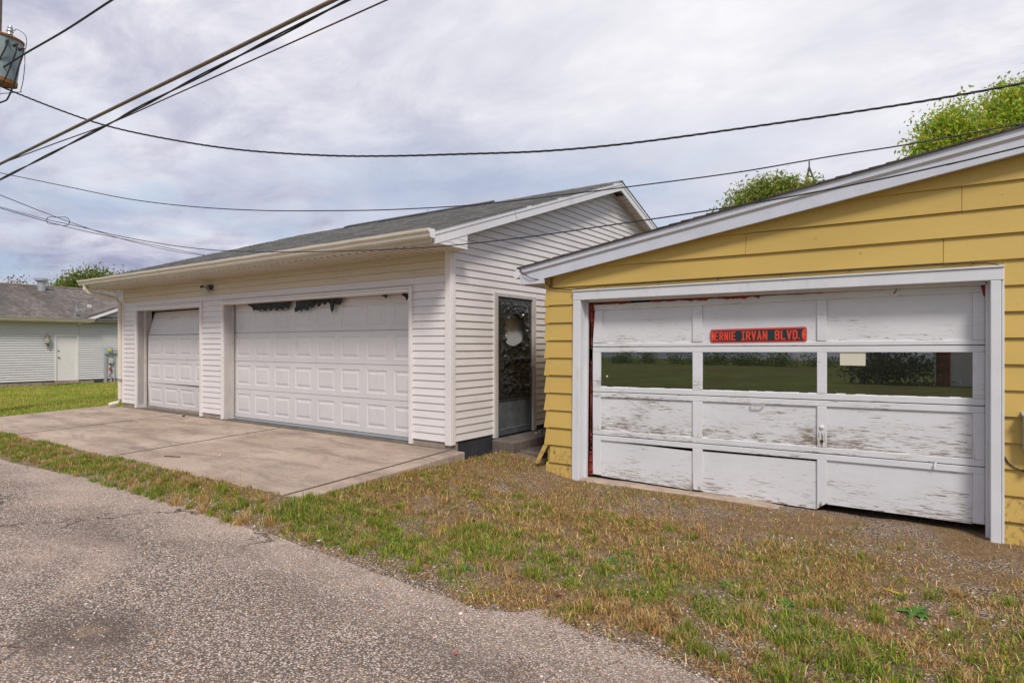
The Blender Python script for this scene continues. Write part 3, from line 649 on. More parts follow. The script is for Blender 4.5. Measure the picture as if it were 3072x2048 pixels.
for z0, z1 in ((.035, .13), (.555, .62), (2.05, 2.112)): MB().box(P0-.022, P0+.011, D0+.055, D1-.055, z0, z1).build('door_rail', M['alu'], sd, bevel=.005)
MB().box(P0-.012, P0-.006, D0+.05, D1-.05, .13, .56).build('kick_panel', M['kick'], sd)
MB().box(P0+.012, P0+.016, D0+.06, D1-.07, .128, .136).build('kick_edge', M['galv'], sd)
hole = [(7.335, 1.815), (7.42, 1.80), (7.50, 1.825), (7.62, 1.79), (7.74, 1.81), (7.865, 1.80), (7.875, 1.62), (7.91, 1.50), (7.80, 1.405), (7.66, 1.335), (7.52, 1.36), (7.385, 1.43), (7.37, 1.60)]
def inside(x, y, poly):
    c = False; n = len(poly)
    for i in range(n):
        x1, y1 = poly[i]; x2, y2 = poly[i-1]
        if (y1 > y) != (y2 > y) and x < (x2-x1)*(y-y1)/(y2-y1)+x1: c = not c
    return c
U0, U1, V0, V1 = D0+.03, D1-.03, .575, 2.075
def cr(u, v):
    q = U0+(U1-U0)*u; z = V0+(V1-V0)*v
    rg = lambda a_, b_, sd: (1-abs(2*float(fbm(np.array(a_), np.array(b_), sd, 2))-1))**4
    r = rg(q*8+z*2.5, z*4.5-q, 31); r2 = rg(q*17-z*6, z*9.+q*5, 37); r3 = rg(q*7+z*9, z*15.-q*6, 41)
    ed = min(1, min(u, 1-u, v, 1-v)*9)
    fold = .03*math.exp(-((z-1.17)/.05)**2)+.028*math.exp(-((q-7.72+.10*(z-.9))/.022)**2)*(.6 < z < 1.2)
    return (P0+.014+ed*(.035*r+.018*r2+.022*r3*(1 if z > 1.85 or z < 1.1 else .5)+fold), q, z)
mb = MB().grid(cr, 84, 140, lambda u, v: not inside(U0+(U1-U0)*u+.012*math.sin(v*90), V0+(V1-V0)*v+.012*math.sin(u*57), hole))
mb.build('torn_plastic_cover', M['poly'], sd, recalc=False, smooth=True)
mb = MB().grid(lambda u, v: (P0+.03+.03*math.sin(u*math.pi)*v+.012*math.sin(u*15+v*4)*v, 7.38+.53*u, 1.325+.08*(2*u-1)**2*(1-u)+v*(.03+.20*u*u)), 26, 8)
mb.build('plastic_flap', M['poly'], sd, recalc=False, smooth=True)
hd = MB().box(P0+.012, P0+.022, D1-.04, D1-.005, 1.0, 1.13).build('door_handle', M['galv'], sd, bevel=.003)
MB().tube([(P0+.02, D1-.02, 1.05), (P0+.055, D1-.02, 1.05), (P0+.06, D1+.03, 1.04)], .009, 6).build('latch_lever', M['galv'], hd)

# torn plastic scraps over the big door (they hang from the head jamb)
def scrap(name, poly_fn, x0, x1, label, nu=48, nv=10):
    def f(u, v):
        x = x0+(x1-x0)*u; d = poly_fn(u)
        return (x+.02*math.sin(v*5+u*31), Q+.155-.04*float(fbm(np.array(x*11.), np.array(v*3.+x), 3))-.05*float(abs(fbm(np.array(x*26.), np.array(v*5.), 8)-.5)), 2.148-d*v)
    o = MB().grid(f, nu, nv).build(name, M['scrap'], None, recalc=False, smooth=True); return tag(o, label, 'plastic scrap', 'torn plastic scraps')
jag = lambda u, s: .035*math.sin(u*47+s)+.025*math.sin(u*83+s*2)
scrap('plastic_scrap', lambda u: max(.02, .128*min(1, u*7)*min(1, (1-u)*14)+jag(u, 1)*.5), -10.30, -8.99, 'left scrap of torn black plastic hanging over the wide overhead door')
scrap('plastic_scrap', lambda u: max(.015, (.19 if u < .10 else .13+.03*math.sin(u*9) if u < .58 else .07 if u < .74 else .20 if u < .84 else .10)+jag(u, 2)*.7), -8.88, -7.66, 'right more ragged scrap of torn black plastic hanging over the wide overhead door')
scrap('plastic_scrap', lambda u: .012+.10*u, -6.32, -6.22, 'tiny black plastic remnant in the top right corner of the wide door', 6, 4)
scrap('plastic_scrap', lambda u: .01+.05*u, -6.75, -6.66, 'tiny black triangle of plastic left of the top right corner of the wide door', 6, 4)

# concrete steps at the side door
ST = thing('concrete_steps', (-4.75, 7.9, -.3), 'two dark stained concrete steps below the torn side door', 'steps')
MB().hexa([(P0+.03, 7.02, -.3), (-4.87, 7.02, -.3), (-4.87, 8.7, -.3), (P0+.03, 8.7, -.3), (P0+.03, 7.02, .016), (-4.865, 7.0, .006), (-4.865, 8.7, .006), (P0+.03, 8.7, .016)]).build('step', M['steps'], ST, bevel=.012)
MB().hexa([(-4.864, 7.17, -.35), (-4.50, 7.17, -.35), (-4.50, 8.7, -.35), (-4.864, 8.7, -.35), (-4.864, 7.17, -.125), (-4.495, 7.15, -.13), (-4.495, 8.7, -.13), (-4.864, 8.7, -.125)]).build('step', M['steps'], ST, bevel=.012)
o = MB(); 
for i in range(7):
    a = random.uniform(0, 6); x, y = -5.05+random.uniform(-.1, .12), 7.95+random.uniform(-.12, .3); o.prism([(x, y, .018), (x+.05*math.cos(a), y+.05*math.sin(a), .03), (x+.03*math.cos(a+1), y+.04*math.sin(a+1), .022)], (0, 0, .004))
tag(o.build('leaf_litter', M['white'], None), 'pale dry leaf scraps on the top step at the side door', 'leaf litter', kind='stuff'); 

# ================================================================== YELLOW GARAGE
Y = 6.8; YL = -4.18
YG = thing('yellow_garage', (-1.6, 9.5, -.33), 'yellow lap sided garage with a peeling white overhead door', 'garage')
yf = lambda a, z, o: (a, Y-o, z)
EY = .2292; TP0, TP1 = -3.755, .53; HT = 2.093
def yrake(p): return 2.302+(p+4.088)*.1577
rows = [(-.36, .212)]+[(-.148+EY*k, EY+.006) for k in range(0, 20)]
joints = {11: [.10], 12: [-1.638], 13: [.236], 14: [1.6]}
for i, (z0, h) in enumerate(rows):
    if z0 > 3.25: break
    z1 = z0+h; a, b = YL+.055, 3.2
    # clip under the sloping rake
    pa = -4.088+(z0-2.302)/.1577; pt = -4.088+(z1-2.302)/.1577
    holes = [(TP0+.004, TP1-.004)] if z0 < 2.0 else []
    if i == 10: pass
    segs = cut(a, b, holes)
    if i == 9: segs = [(a, TP0+.004), (TP1-.004, b)]
    if i in joints and z0 > 2.0:
        s2 = []
        for s0, s1 in segs:
            c = [s0]+[j for j in joints[i] if s0 < j < s1]+[s1]; s2 += list(zip(c[:-1], c[1:]))
        segs = s2
    for s0, s1 in segs:
        s0b = max(s0, pa+.05); s0t = max(s0, pt+.05); s0t = min(s0t, s1); 
        if s0b >= s1: continue
        o0 = .032+random.uniform(-.002, .003)
        course(MB(), yf, s0b+.0015, s1-.0015, z0+random.uniform(-.002, .002), h, o0, .008, s0t+.0015, s1-.0015, gap=.005).build('siding_board', M['yellow'], YG, bevel=.002)
# narrow strip above the door head, under the overlapping board
course(MB(), yf, TP0+.004, TP1-.004, HT-.002, 2.146-HT+.004, .010, .006).build('siding_board', M['yellow'], YG)
# corner caps at the left edge, one per course, flaring at the foot
for i, (z0, h) in enumerate(rows[:12]):
    if i == 1: continue
    z1 = z0+h-.004; fl = .020+random.uniform(-.004, .006)
    if z1 > 2.31: z1 = 2.31
    if z1-z0 < .03: continue
    mb = MB(); mb.hexa([(YL-fl-.006, Y-.028, z0-.004), (YL+.056, Y-.028, z0-.004), (YL+.056, Y+.0, z0-.004), (YL-fl-.006, Y+.05, z0-.004), (YL+.002, Y-.012, z1), (YL+.056, Y-.012, z1), (YL+.056, Y+.0, z1), (YL+.002, Y+.05, z1)])
    mb.build('corner_cap', M['yellow'], YG, bevel=.002)
o = MB().hexa([(YL-.165, Y-.035, -.175), (YL-.105, Y-.04, -.185), (YL-.108, Y-.032, -.185), (YL-.168, Y-.027, -.175), (YL-.035, Y-.030, .075), (YL+.035, Y-.034, .070), (YL+.032, Y-.026, .070), (YL-.038, Y-.022, .075)]).build('corner_cap', M['yellow'], YG); o['label'] = 'loose yellow corner piece sticking out near the ground'
# left wall, wall core, interior
mb = MB(); mb.box(YL+.002, YL+.10, Y+.03, 12.8, -.4, 2.34); mb.box(3.1, 3.2, Y+.1, 12.8, -.4, 3.0); mb.box(YL, 3.2, 12.8, 12.9, -.4, 2.9)
mb.box(YL+.10, TP0+.06, Y+.003, Y+.09, -.38, 2.30); mb.box(TP1-.06, 3.2, Y+.003, Y+.09, -.38, 2.30); mb.box(TP0+.06, TP1-.06, Y+.003, Y+.09, 2.02, 2.30)
mb.prism([(YL+.1, Y+.003, 2.30), (3.2, Y+.003, 2.30), (3.2, Y+.003, yrake(3.2)), (YL+.1, Y+.003, yrake(YL+.1))], (0, .087, 0)); mb.build('wall_sheathing', M['yellow'], YG)
for k in range(11):
    z0 = -.36+.2292*k; course(MB(), lambda a, z, o: (YL-o, a, z), Y+.055, 12.8, z0, .232, .022, .006).build('siding_board', M['yellow'], YG)
mb = MB(); mb.box(TP0-.2, TP1+.2, 8.3, 8.35, -.4, 2.4); mb.box(TP0-.1, TP1+.1, 6.93, 8.3, 2.06, 2.1); mb.build('interior_screen', M['black'], YG)
MB().box(YL+.1, 3.1, 7.02, 12.8, -.5, -.345).build('floor_slab', M['black'], YG)
# roof, rake fascia, soffit tail, gutter
RY0, RY1 = 6.63, 13.0
def ytop(p): return 2.431+(p+4.496)*.1598
mb = MB().prism([(-4.50, RY0+.02, ytop(-4.50)-.09), (-4.50, RY0+.02, ytop(-4.5)-.012), (4.2, RY0+.02, ytop(4.2)-.012), (4.2, RY0+.02, ytop(4.2)-.09)], (0, RY1-RY0, 0)); mb.build('roof_deck', M['soffit'], YG)
mb = MB(); x = -4.54; i = 0
while x < 4.2:
    q = RY0-.012
    while q < RY1:
        w = random.uniform(.28, .34) if q > RY0 else random.uniform(.1, .3); t = random.choice((.010, .012, .014))
        x0 = x; x1 = x+.145; q1 = min(q+w, RY1)
        mb.hexa([(x0, q, ytop(x0)-.012), (x1, q, ytop(x1)-.012), (x1, q1, ytop(x1)-.012), (x0, q1, ytop(x0)-.012), (x0, q, ytop(x0)+t), (x1, q, ytop(x1)+.003), (x1, q1, ytop(x1)+.003), (x0, q1, ytop(x0)+t)]); q = q1
    x += .14
o = mb.build('shingles', M['shingle_dark'], YG, recalc=False); o['kind'] = 'stuff'
def rakeboard(d0, d1, y, th, x0=-4.49, x1=4.2, m='rakeblue'):
    return MB().prism([(x0, y, ytop(x0)+d0), (x0, y, ytop(x0)+d1), (x1, y, ytop(x1)+d1), (x1, y, ytop(x1)+d0)], (0, th, 0)).build('rake_board', M[m], YG, bevel=.002)
rakeboard(-.008, -.078, 6.640, .03); rakeboard(-.074, -.222, 6.662, .03)
MB().prism([(-4.15, 6.69, yrake(-4.15)-.006), (4.2, 6.69, yrake(4.2)-.006), (4.2, 6.69, yrake(4.2)+.012), (-4.15, 6.69, yrake(-4.15)+.012)], (0, .11, 0)).build('rake_soffit', M['rakeblue'], YG)
mb = MB().box(-4.50, -4.47, 6.645, RY1, 2.205, 2.40); mb.build('fascia_board', M['rakeblue'], YG)
mb = MB().prism([(-4.47, 6.69, 2.212), (YL+.0, 6.69, 2.258), (YL+.0, 6.69, 2.268), (-4.47, 6.69, 2.222)], (0, 6.2, 0)); mb.build('eave_soffit', M['soffit'], YG)
MB().box(-4.47, -4.14, 6.66, 6.688, 2.205, 2.30).build('rake_tail', M['rakeblue'], YG)
prof = [(0, 2.30), (-.06, 2.285), (-.125, 2.365), (-.13, 2.382), (-.118, 2.380), (-.055, 2.300), (0, 2.315)]
mb = MB().prism([(-4.505+a, 6.62, b) for a, b in prof], (0, 6.3, 0)); mb.prism([(-4.505+a, 6.618, b) for a, b in [(0, 2.30), (-.06, 2.285), (-.127, 2.375), (0, 2.40)]], (0, .006, 0)); mb.build('gutter', M['rake'], YG)
# door surround
fy = Y-.055
MB().box(TP0, TP1, fy, Y+.005, 1.968, HT-.014).build('head_trim', M['trim'], YG, bevel=.005); MB().box(TP0-.008, TP1+.004, fy-.012, Y+.005, HT-.012, HT+.004).build('drip_cap', M['trim'], YG)
mb = MB().hexa([(TP0-.020, fy+.001, -.36), (TP0+.085, fy+.001, -.36), (TP0+.085, Y+.005, -.36), (TP0-.020, Y+.005, -.36), (TP0, fy+.001, 1.966), (TP0+.108, fy+.001, 1.966), (TP0+.108, Y+.005, 1.966), (TP0, Y+.005, 1.966)]); mb.build('door_trim', M['trim'], YG, bevel=.006)
MB().box(.437, .512, fy+.001, Y+.005, -.355, 1.966).build('door_trim', M['trim'], YG, bevel=.005); MB().box(.515, TP1+.004, fy+.014, Y+.005, -.345, HT-.014).build('door_trim', M['trim'], YG, bevel=.004)
MB().hexa([(TP0+.055, Y+.006, -.36), (TP0+.085, Y+.006, -.36), (TP0+.085, Y+.145, -.36), (TP0+.055, Y+.145, -.36), (TP0+.078, Y+.006, 1.98), (TP0+.108, Y+.006, 1.98), (TP0+.108, Y+.145, 1.98), (TP0+.078, Y+.145, 1.98)]).build('door_jamb', M['trim'], YG)
MB().hexa([(TP0+.086, Y+.09, -.34), (TP0+.116, Y+.09, -.34), (TP0+.116, Y+.135, -.34), (TP0+.086, Y+.135, -.34), (TP0+.109, Y+.09, 1.975), (TP0+.139, Y+.09, 1.975), (TP0+.139, Y+.135, 1.975), (TP0+.109, Y+.135, 1.975)]).build('door_stop', M['trim'], YG)
MB().box(.437, .467, Y+.006, Y+.145, -.35, 1.98).build('door_jamb', M['trim'], YG); MB().box(.412, .436, Y+.09, Y+.135, -.34, 1.975).build('door_stop', M['trim'], YG)
MB().box(TP0+.10, .437, Y+.006, Y+.145, 1.972, 2.0).build('head_jamb', M['trim'], YG); MB().box(TP0+.13, .42, Y+.09, Y+.135, 1.945, 1.971).build('door_stop', M['trim'], YG)
mb = MB(); n = 36
for i in range(n):
    x0 = -3.66+4.08*i/n; x1 = x0+4.08/n+.0001; t = lambda x: (-.322+.020*float(fbm(np.array(x*3.), np.array(1.), 4)) -.055*min(1, max(0, (x+1.6)/.8)))
    y0 = lambda x: 6.74+.07*float(fbm(np.array(x*2.2), np.array(5.), 4))
    mb.add([(x0, y0(x0), -.45), (x1, y0(x1), -.45), (x0, y0(x0), t(x0)-.012), (x1, y0(x1), t(x1)-.012), (x0, y0(x0)+.03, t(x0)), (x1, y0(x1)+.03, t(x1)), (x0, 7.15, t(x0)+.002), (x1, 7.15, t(x1)+.002)], [(0, 1, 3, 2), (2, 3, 5, 4), (4, 5, 7, 6)])
mb.build('door_sill', M['sill'], YG, recalc=False)
# overhead door: four framed sections
OD = MB().box(-3.57, .41, 7.10, 7.105, .9, .95).build('overhead_door', M['black'], YG); OD['label'] = 'peeling white panelled overhead door with a row of three windows'
YD = 6.95; YS = YD-.007
XL, XR = -3.575, .413
zl = [(-.262, -.235), (.243, .284), (.795, .841), (1.370, 1.397), (1.918, 1.962)]
def zrow(k, x): t = (x-XL)/(XR-XL); a, b = zl[k]; return a+(b-a)*t
def bar(x0, x1, zb, zt, y0, y1, name, m, parent, dx=0., bevel=.004):
    f = lambda z, x: z(x) if callable(z) else z
    return MB().hexa([(x0, y0, f(zb, x0)), (x1, y0, f(zb, x1)), (x1, y1, f(zb, x1)), (x0, y1, f(zb, x0)), (x0+dx, y0, f(zt, x0)), (x1+dx, y0, f(zt, x1)), (x1+dx, y1, f(zt, x1)), (x0+dx, y1, f(zt, x0))]).build(name, m, parent, bevel=bevel)
stiles = [(XL, -3.462), (-2.276, -2.161), (-.968, -.876), (.322, XR)]
names_sec = ['bottom', 'third', 'glazed', 'top']
for k in range(4):
    lo = lambda x, k=k: zrow(k, x)+.004; hi = lambda x, k=k: zrow(k+1, x)-.004
    rb = (.043 if k == 3 else .062) if k else 0.; rt = .062 if k != 3 else .075
    if k == 0: lo = lambda x: (-.268-.016*(x-XL) if x < -.9 else -.240)
    rail = M['peel_rail'] if k < 2 else M['peel_light']
    if rb: bar(XL, XR, lo, lambda x: lo(x)+rb, YD-.002, YD+.04, 'door_rail', rail, OD)
    bar(XL, XR, lambda x: hi(x)-rt, hi, YD-.002, YD+.04, 'door_rail', M['peel_rail'] if k == 1 else M['peel_light'], OD)
    for j, (s0, s1) in enumerate(stiles):
        bar(s0+.0, s1, lambda x: lo(x)+rb+.001, lambda x: hi(x)-rt-.001, YD-.004, YD+.038, 'door_stile', M['peel_stile'] if k < 2 else M['peel_light'], OD, dx=(.03 if (k == 3 and j == 0) else 0))
    if k == 2: continue
    for j in range(3):
        a, b = stiles[j][1]+.001, stiles[j+1][0]-.001
        top = lambda x: hi(x)-rt+.004
        if k == 0 and j == 0: top = lambda x, a=a, b=b: hi(x)-rt+.002-.040*(x-a)/(b-a)
        if k == 0 and j == 1: top = lambda x, a=a, b=b: hi(x)-rt-.026+.006*(x-a)/(b-a)
        bot = (lambda x, rb=rb: lo(x)+rb-.004) if k else (lambda x: lo(x)-.022+.012*math.sin(x*5))
        bar(a, b, bot, top, YD+.016, YD+.03, 'door_panel', M['peel_low'] if k == 0 else M['peel'] if k == 1 else M['peel_light'], OD, bevel=0)
# window panes (each old pane leans back a little, so it mirrors ground and a strip of sky)
for j, (a, b) in enumerate(((-3.462, -2.276), (-2.161, -.968), (-.876, .322))):
    zb = lambda x: zrow(2, x)+.062; zt = lambda x: zrow(3, x)-.062; ln = .0052
    mb = MB().hexa([(a, YD+.012, zb(a)), (b, YD+.012, zb(b)), (b, YD+.017, zb(b)), (a, YD+.017, zb(a)), (a, YD+.012+ln, zt(a)), (b, YD+.012+ln, zt(b)), (b, YD+.017+ln, zt(b)), (a, YD+.017+ln, zt(a))])
    mb.build('window_pane', M['glass'], OD)
    # thin putty lines, uneven
    n = 14; g = MB()
    for i in range(n):
        x0 = a+(b-a)*i/n; x1 = a+(b-a)*(i+1)/n; h0 = .006+.008*random.random(); g.hexa([(x0, YD+.001, zb(x0)-.002), (x1, YD+.001, zb(x1)-.002), (x1, YD+.016, zb(x1)-.002), (x0, YD+.016, zb(x0)-.002), (x0, YD+.007, zb(x0)+h0), (x1, YD+.007, zb(x1)+h0), (x1, YD+.013, zb(x1)+h0), (x0, YD+.013, zb(x0)+h0)])
    g.build('window_putty', M['peel_rail'], OD)
tag(MB().box(-.757, -.530, YD+.009, YD+.011, 1.190, 1.335).build('paper_notice', M['paper'], None), 'plain yellowed paper sheet stuck at the top of the right window pane', 'paper')
MB().lathe([(.012, 0), (.012, .003)], (-3.375, YD+.008, 1.0), (0, -1, 0), 12).build('round_sticker', M['white'], OD)
lk = MB().lathe([(.022, 0), (.022, .008), (.012, .016)], (-.922, YD-.004, .545), (0, -1, 0), 14).build('door_lock', M['white'], OD)
MB().lathe([(.018, 0), (.018, .004)], (-.922, YD-.005, .40), (0, -1, 0), 12).build('lock_scar', M['bronze'], OD)
MB().tube([(-1.62, YD-.006, .745), (-1.60, YD-.03, .742), (-1.50, YD-.03, .744), (-1.48, YD-.006, .747)], .008, 6).build('pull_handle', M['jamb'], OD)
MB().prism([(.03, YD-.006, .285), (.06, YD-.012, .33), (.045, YD-.03, .24), (.028, YD-.028, .25)], (0, .002, 0)).build('paint_flake', M['trim'], OD)
# red expanding-foam beads between door and frame
def foam(pts, r0, seed, n=90, flat=.6):
    P = [Vector(p) for p in pts]; L = [0]
    for a, b in zip(P, P[1:]): L.append(L[-1]+(b-a).length)
    path = []; rad = []
    for i in range(n+1):
        d = L[-1]*i/n; k = max(j for j in range(len(L)) if L[j] <= d+1e-6); k = min(k, len(P)-2); t = (d-L[k])/(L[k+1]-L[k]); p = P[k].lerp(P[k+1], t)
        f = float(fbm(np.array(d*11.), np.array(seed*3.1), seed)); g = float(fbm(np.array(d*3.), np.array(seed*1.1), seed+5))
        path.append(p+Vector((.010+(f-.5)*.02, (g-.5)*.012, (g-.5)*.02))); rad.append(max(.002, r0*(-.22+3.1*f*g)))
    return MB().tube(path, rad, 7).build('foam_bead', M['foam'], YG, smooth=True)
foam([(-3.598, YD-.006, 1.925), (-3.592, YD-.006, 1.60), (-3.602, YD-.004, 1.35)], .038, 3); foam([(-3.604, YD-.004, 1.2), (-3.608, YD-.004, .80)], .014, 5, 50)
foam([(-3.605, YD-.004, .83), (-3.610, YD-.004, .3), (-3.608, YD-.004, .05)], .022, 8); foam([(-3.612, YD-.004, .02), (-3.615, YD-.004, -.28)], .024, 12, 60)
foam([(-3.60, YD-.012, 1.925), (-3.40, YD-.012, 1.927), (-3.06, YD-.012, 1.932)], .026, 15); foam([(-2.80, YD-.012, 1.932), (-2.2, YD-.012, 1.936), (-1.55, YD-.012, 1.944)], .030, 18, 130); foam([(-1.5, YD-.012, 1.946), (-.7, YD-.012, 1.952)], .018, 21, 90)
foam([(-.30, YD-.004, 1.900), (-.27, YD-.004, 1.950), (.1, YD-.004, 1.956), (.385, YD-.004, 1.950)], .011, 25, 70); foam([(.385, YD-.006, 1.95), (.404, YD-.005, 1.84)], .018, 28, 24)
# street sign screwed to the top section
SG = thing('street_sign', (-1.565, YS, 1.425), 'red and dark green street sign above the overhead door windows', 'street sign')
sx0, sx1, sz0, sz1 = -2.066, -1.066, 1.424, 1.580; tilt = .012
def spt(u, v, y): x = sx0+(sx1-sx0)*u; return (x, y, sz0+(sz1-sz0)*v+tilt*(u-.5)+(.004 if v > .5 else 0)*u)
def rounded(m, r=.02, n=5):
    W, H_ = 1.0, .156; out = []
    for cx_, cz_, a0 in ((W-m-r, m+r, -90), (W-m-r, H_-m-r, 0), (m+r, H_-m-r, 90), (m+r, m+r, 180)):
        for k in range(n+1): a = R(a0+90*k/n); out.append(((cx_+r*math.cos(a))/W, (cz_+r*math.sin(a))/H_))
    return out
def plate(poly, y0, y1, name, m): return MB().prism([spt(u, v, y0) for u, v in poly], (0, y1-y0, 0)).build(name, m, SG)
plate(rounded(0), YS+.004, YS+.016, 'sign_plate', M['signedge']); plate(rounded(.005), YS+.002, YS+.004, 'sign_border', M['signred']); plate(rounded(.016, .012), YS+.0005, YS+.002, 'sign_field', M['signdark'])
for c_, sg in ((.017, 1), (.983, -1)):
    pl = [(c_, .5+.36*math.sin(R(a))) if abs(a) == 90 else (c_+sg*.028*math.cos(R(a)), .5+.36*math.sin(R(a))) for a in range(-90, 91, 15)]
    plate(pl, YS-.0008, YS+.0005, 'sign_end_mark', M['signred']); MB().lathe([(.007, 0), (.005, .004)], spt(c_+sg*.006, .5, YS-.001), (0, -1, 0), 10).build('screw', M['steelscrew'], SG)
GL = {'E': [[(1, 0), (0, 0), (0, 1), (1, 1)], [(0, .52), (.8, .52)]], 'R': [[(0, 0), (0, 1), (.7, 1), (1, .86), (1, .62), (.7, .48), (0, .48)], [(.55, .48), (1, 0)]], 'N': [[(0, 0), (0, 1), (1, 0), (1, 1)]], 'I': [[(.5, 0), (.5, 1)]], 'J': [[(.5, 0), (.5, 1)], [(.0, 0), (1, 0)], [(0, 1), (1, 1)]],
      'V': [[(0, 1), (.5, 0), (1, 1)]], 'A': [[(0, 0), (.5, 1), (1, 0)], [(.2, .32), (.8, .32)]], 'B': [[(0, 0), (0, 1), (.72, 1), (1, .86), (1, .64), (.72, .52), (0, .52)], [(.72, .52), (1, .38), (1, .14), (.72, 0), (0, 0)]], 'L': [[(0, 1), (0, 0), (1, 0)]], 'D': [[(0, 0), (0, 1), (.6, 1), (1, .78), (1, .22), (.6, 0), (0, 0)]],
      '5': [[(1, 1), (0, 1), (0, .56), (.7, .56), (1, .42), (1, .14), (.7, 0), (0, 0)]], '0': [[(.3, 0), (0, .25), (0, .75), (.3, 1), (.7, 1), (1, .75), (1, .25), (.7, 0), (.3, 0)]]}
def glyph(mb, ch, fpt, x, z, w, h, th, depth):
    for li, line in enumerate(GL[ch]):
        pts = [Vector((x+th/2+a*(w-th), z+th/2+b*(h-th))) for a, b in line]
        for i, (a, b) in enumerate(zip(pts, pts[1:])):
            d = (b-a).normalized()*th/2; n = Vector((-d.y, d.x)); dd = depth+.00013*((i+li*3) % 7)
            q = [a-d*.98+n, a-d*.98-n, b+d*.98-n, b+d*.98+n]
            v0 = [fpt(p.x, p.y, 0) for p in q]; v1 = [fpt(p.x, p.y, dd) for p in q]; mb.hexa(v0+v1)
for word, w0, w1 in (('ERNIE', .046, .278), ('JRVAN', .342, .612), ('BLVD', .690, .915)):
    n = len(word); wid = [(.34 if (c == 'I') else .8 if c == 'J' else 1.) for c in word]; gapw = .012; tot = (w1-w0)-gapw*(n-1); x = w0
    for c, wd in zip(word, wid):
        w = tot*wd/sum(wid); mb = MB()
        glyph(mb, c, lambda a, b, d: spt(a, b/.156, YS+.0005-d), x, .029, w, .097, .0135, .0016)
        mb.build('letter', M['signred'], SG); x += w+gapw
MB().lathe([(.0075, 0), (.0075, .002)], spt(.932, .25, YS+.0005), (0, -1, 0), 10).build('full_stop', M['signred'], SG)
# cable stapled along the siding
pth = [(-4.50, 6.632, 2.40), (-4.44, 6.630, 2.345), (-4.33, 6.635, 2.28), (-4.22, 6.66, 2.255), (-4.16, 6.755, 2.225), (-4.12, 6.762, 2.17), (-4.03, 6.765, 2.135), (-3.80, 6.768, 2.105), (-3.60, 6.768, 2.115), (-3.40, 6.768, 2.135), (-3.2, 6.77, 2.137), (-2, 6.77, 2.139), (-1, 6.77, 2.139), (0, 6.77, 2.138), (.30, 6.77, 2.136), (.42, 6.768, 2.124), (.50, 6.765, 2.10)]
SCB = thing('stapled_cable', (-2, 6.76, 2.1), 'thin dark cable stapled under a yellow board above the door', 'cable')
MB().tube(pth, .0055, 6).build('cable', M['rubber'], SCB)
stp = None
for x, z in ((-4.40, 2.325), (-4.13, 2.19), (-3.30, 2.128), (-2.62, 2.130), (-1.93, 2.130), (-1.28, 2.130), (-.65, 2.130), (.32, 2.128)):
    y = 6.625 if x < -4.3 else 6.752
    if stp is None: stp = MB().lathe([(.010, 0), (.010, .008), (.005, .014)], (x, y+.01, z), (0, -1, 0), 8).build('cable_clip', M['bronze'], SCB); so = ORG[stp.name].copy(); s00 = Vector((x, y, z))
    else: dup(stp, so+Vector((x, y, z))-s00, SCB)
# utility box on the right
UB = thing('utility_box', (.85, Y-.1, .35), 'grey utility box on the yellow wall at the right edge', 'utility box')
MB().box(.655, .95, Y-.13, Y-.027, .485, .80).build('box_body', M['leadgrey'], UB, bevel=.01); MB().prism([(.645, Y-.03, .80), (.645, Y-.15, .80), (.645, Y-.03, .825)], (.32, 0, 0)).build('box_hood', M['leadgrey'], UB)
MB().tube([(.72, Y-.06, .485), (.72, Y-.06, .40), (.73, Y-.05, .33)], .012, 6).build('conduit', M['bronze'], UB); MB().lathe([(.02, 0), (.026, .02), (.02, .04)], (.715, Y-.07, .385), (0, -1, 0), 10).build('conduit_fitting', M['galv'], UB)
tag(MB().tube([(.535, Y-.032, .42), (.56, Y-.035, .37), (.60, Y-.036, .335), (.66, Y-.036, .315), (.74, Y-.036, .31), (.9, Y-.036, .32)], .007, 6).build('ground_wire', M['rubber'], None), 'black wire looping out below the grey utility box', 'wire')

# ================================================================== HOUSE AT LEFT
HP = -32.; HG = -.42
HS = thing('neighbour_house', (-36, 11, HG), 'grey shingled house with pale siding and a white back door beyond the lawn', 'house')
hf = lambda a, z, o: (HP+o, a, z)
mb = MB(); e2 = .1029
for k in range(32):
    z0 = -.20+e2*k; z1 = z0+e2+.002
    for a, b in cut(-2., 19.0, [(10.23, 11.16)] if z0 < 1.85 else []):
        if z0 > 2.40: a = 11.3+(z0-2.46)/.426; b = 19.0-(z0-2.46)/.426
        if b-a < .05: continue
        at, bt = a, b
        if z1 > 2.46 and z0 > 2.40: at = 11.3+(z1-2.46)/.426; bt = 19.0-(z1-2.46)/.426
        course(mb, hf, a, b, z0, e2+.001, .034, .008, at, max(bt, at), gap=.020)
o = mb.build('siding', M['vinyl_h'] if 'vinyl_h' in M else vinyl('pale_house_vinyl', (.60, .585, .57), .22), HS); o['kind'] = 'stuff'
MB().box(HP-.2, HP-.005, -2, 19, -.2, 2.45).build('wall_sheathing', M['vinyl_trim'], HS); MB().prism([(HP-.2, 11.3, 2.45), (HP-.2, 19, 2.45), (HP-.2, 15.15, 4.08)], (.19, 0, 0)).build('gable_sheathing', M['vinyl_trim'], HS)
x = -2.; blk = None
while x < 19:
    for r in (0, 1):
        y0 = x+(.2 if r else 0)
        if blk is None: blk = MB().box(HP-.15, HP-.006, y0, y0+.39, -.62, -.43).build('foundation_block', M['block'], HS); bo = ORG[blk.name].copy(); b0 = Vector((0, y0, -.62))
        else: dup(blk, bo+Vector((0, y0, -.62+.2*r))-b0, HS)
    x += .4
MB().box(HP-.005, HP+.003, 11.78, 12.15, -.42, -.24).build('foundation_vent', M['vent'], HS)
MB().box(HP-.012, HP+.032, 11.17, 11.19, 1.86, 2.40).build('corner_bead', M['jamb'], HS)
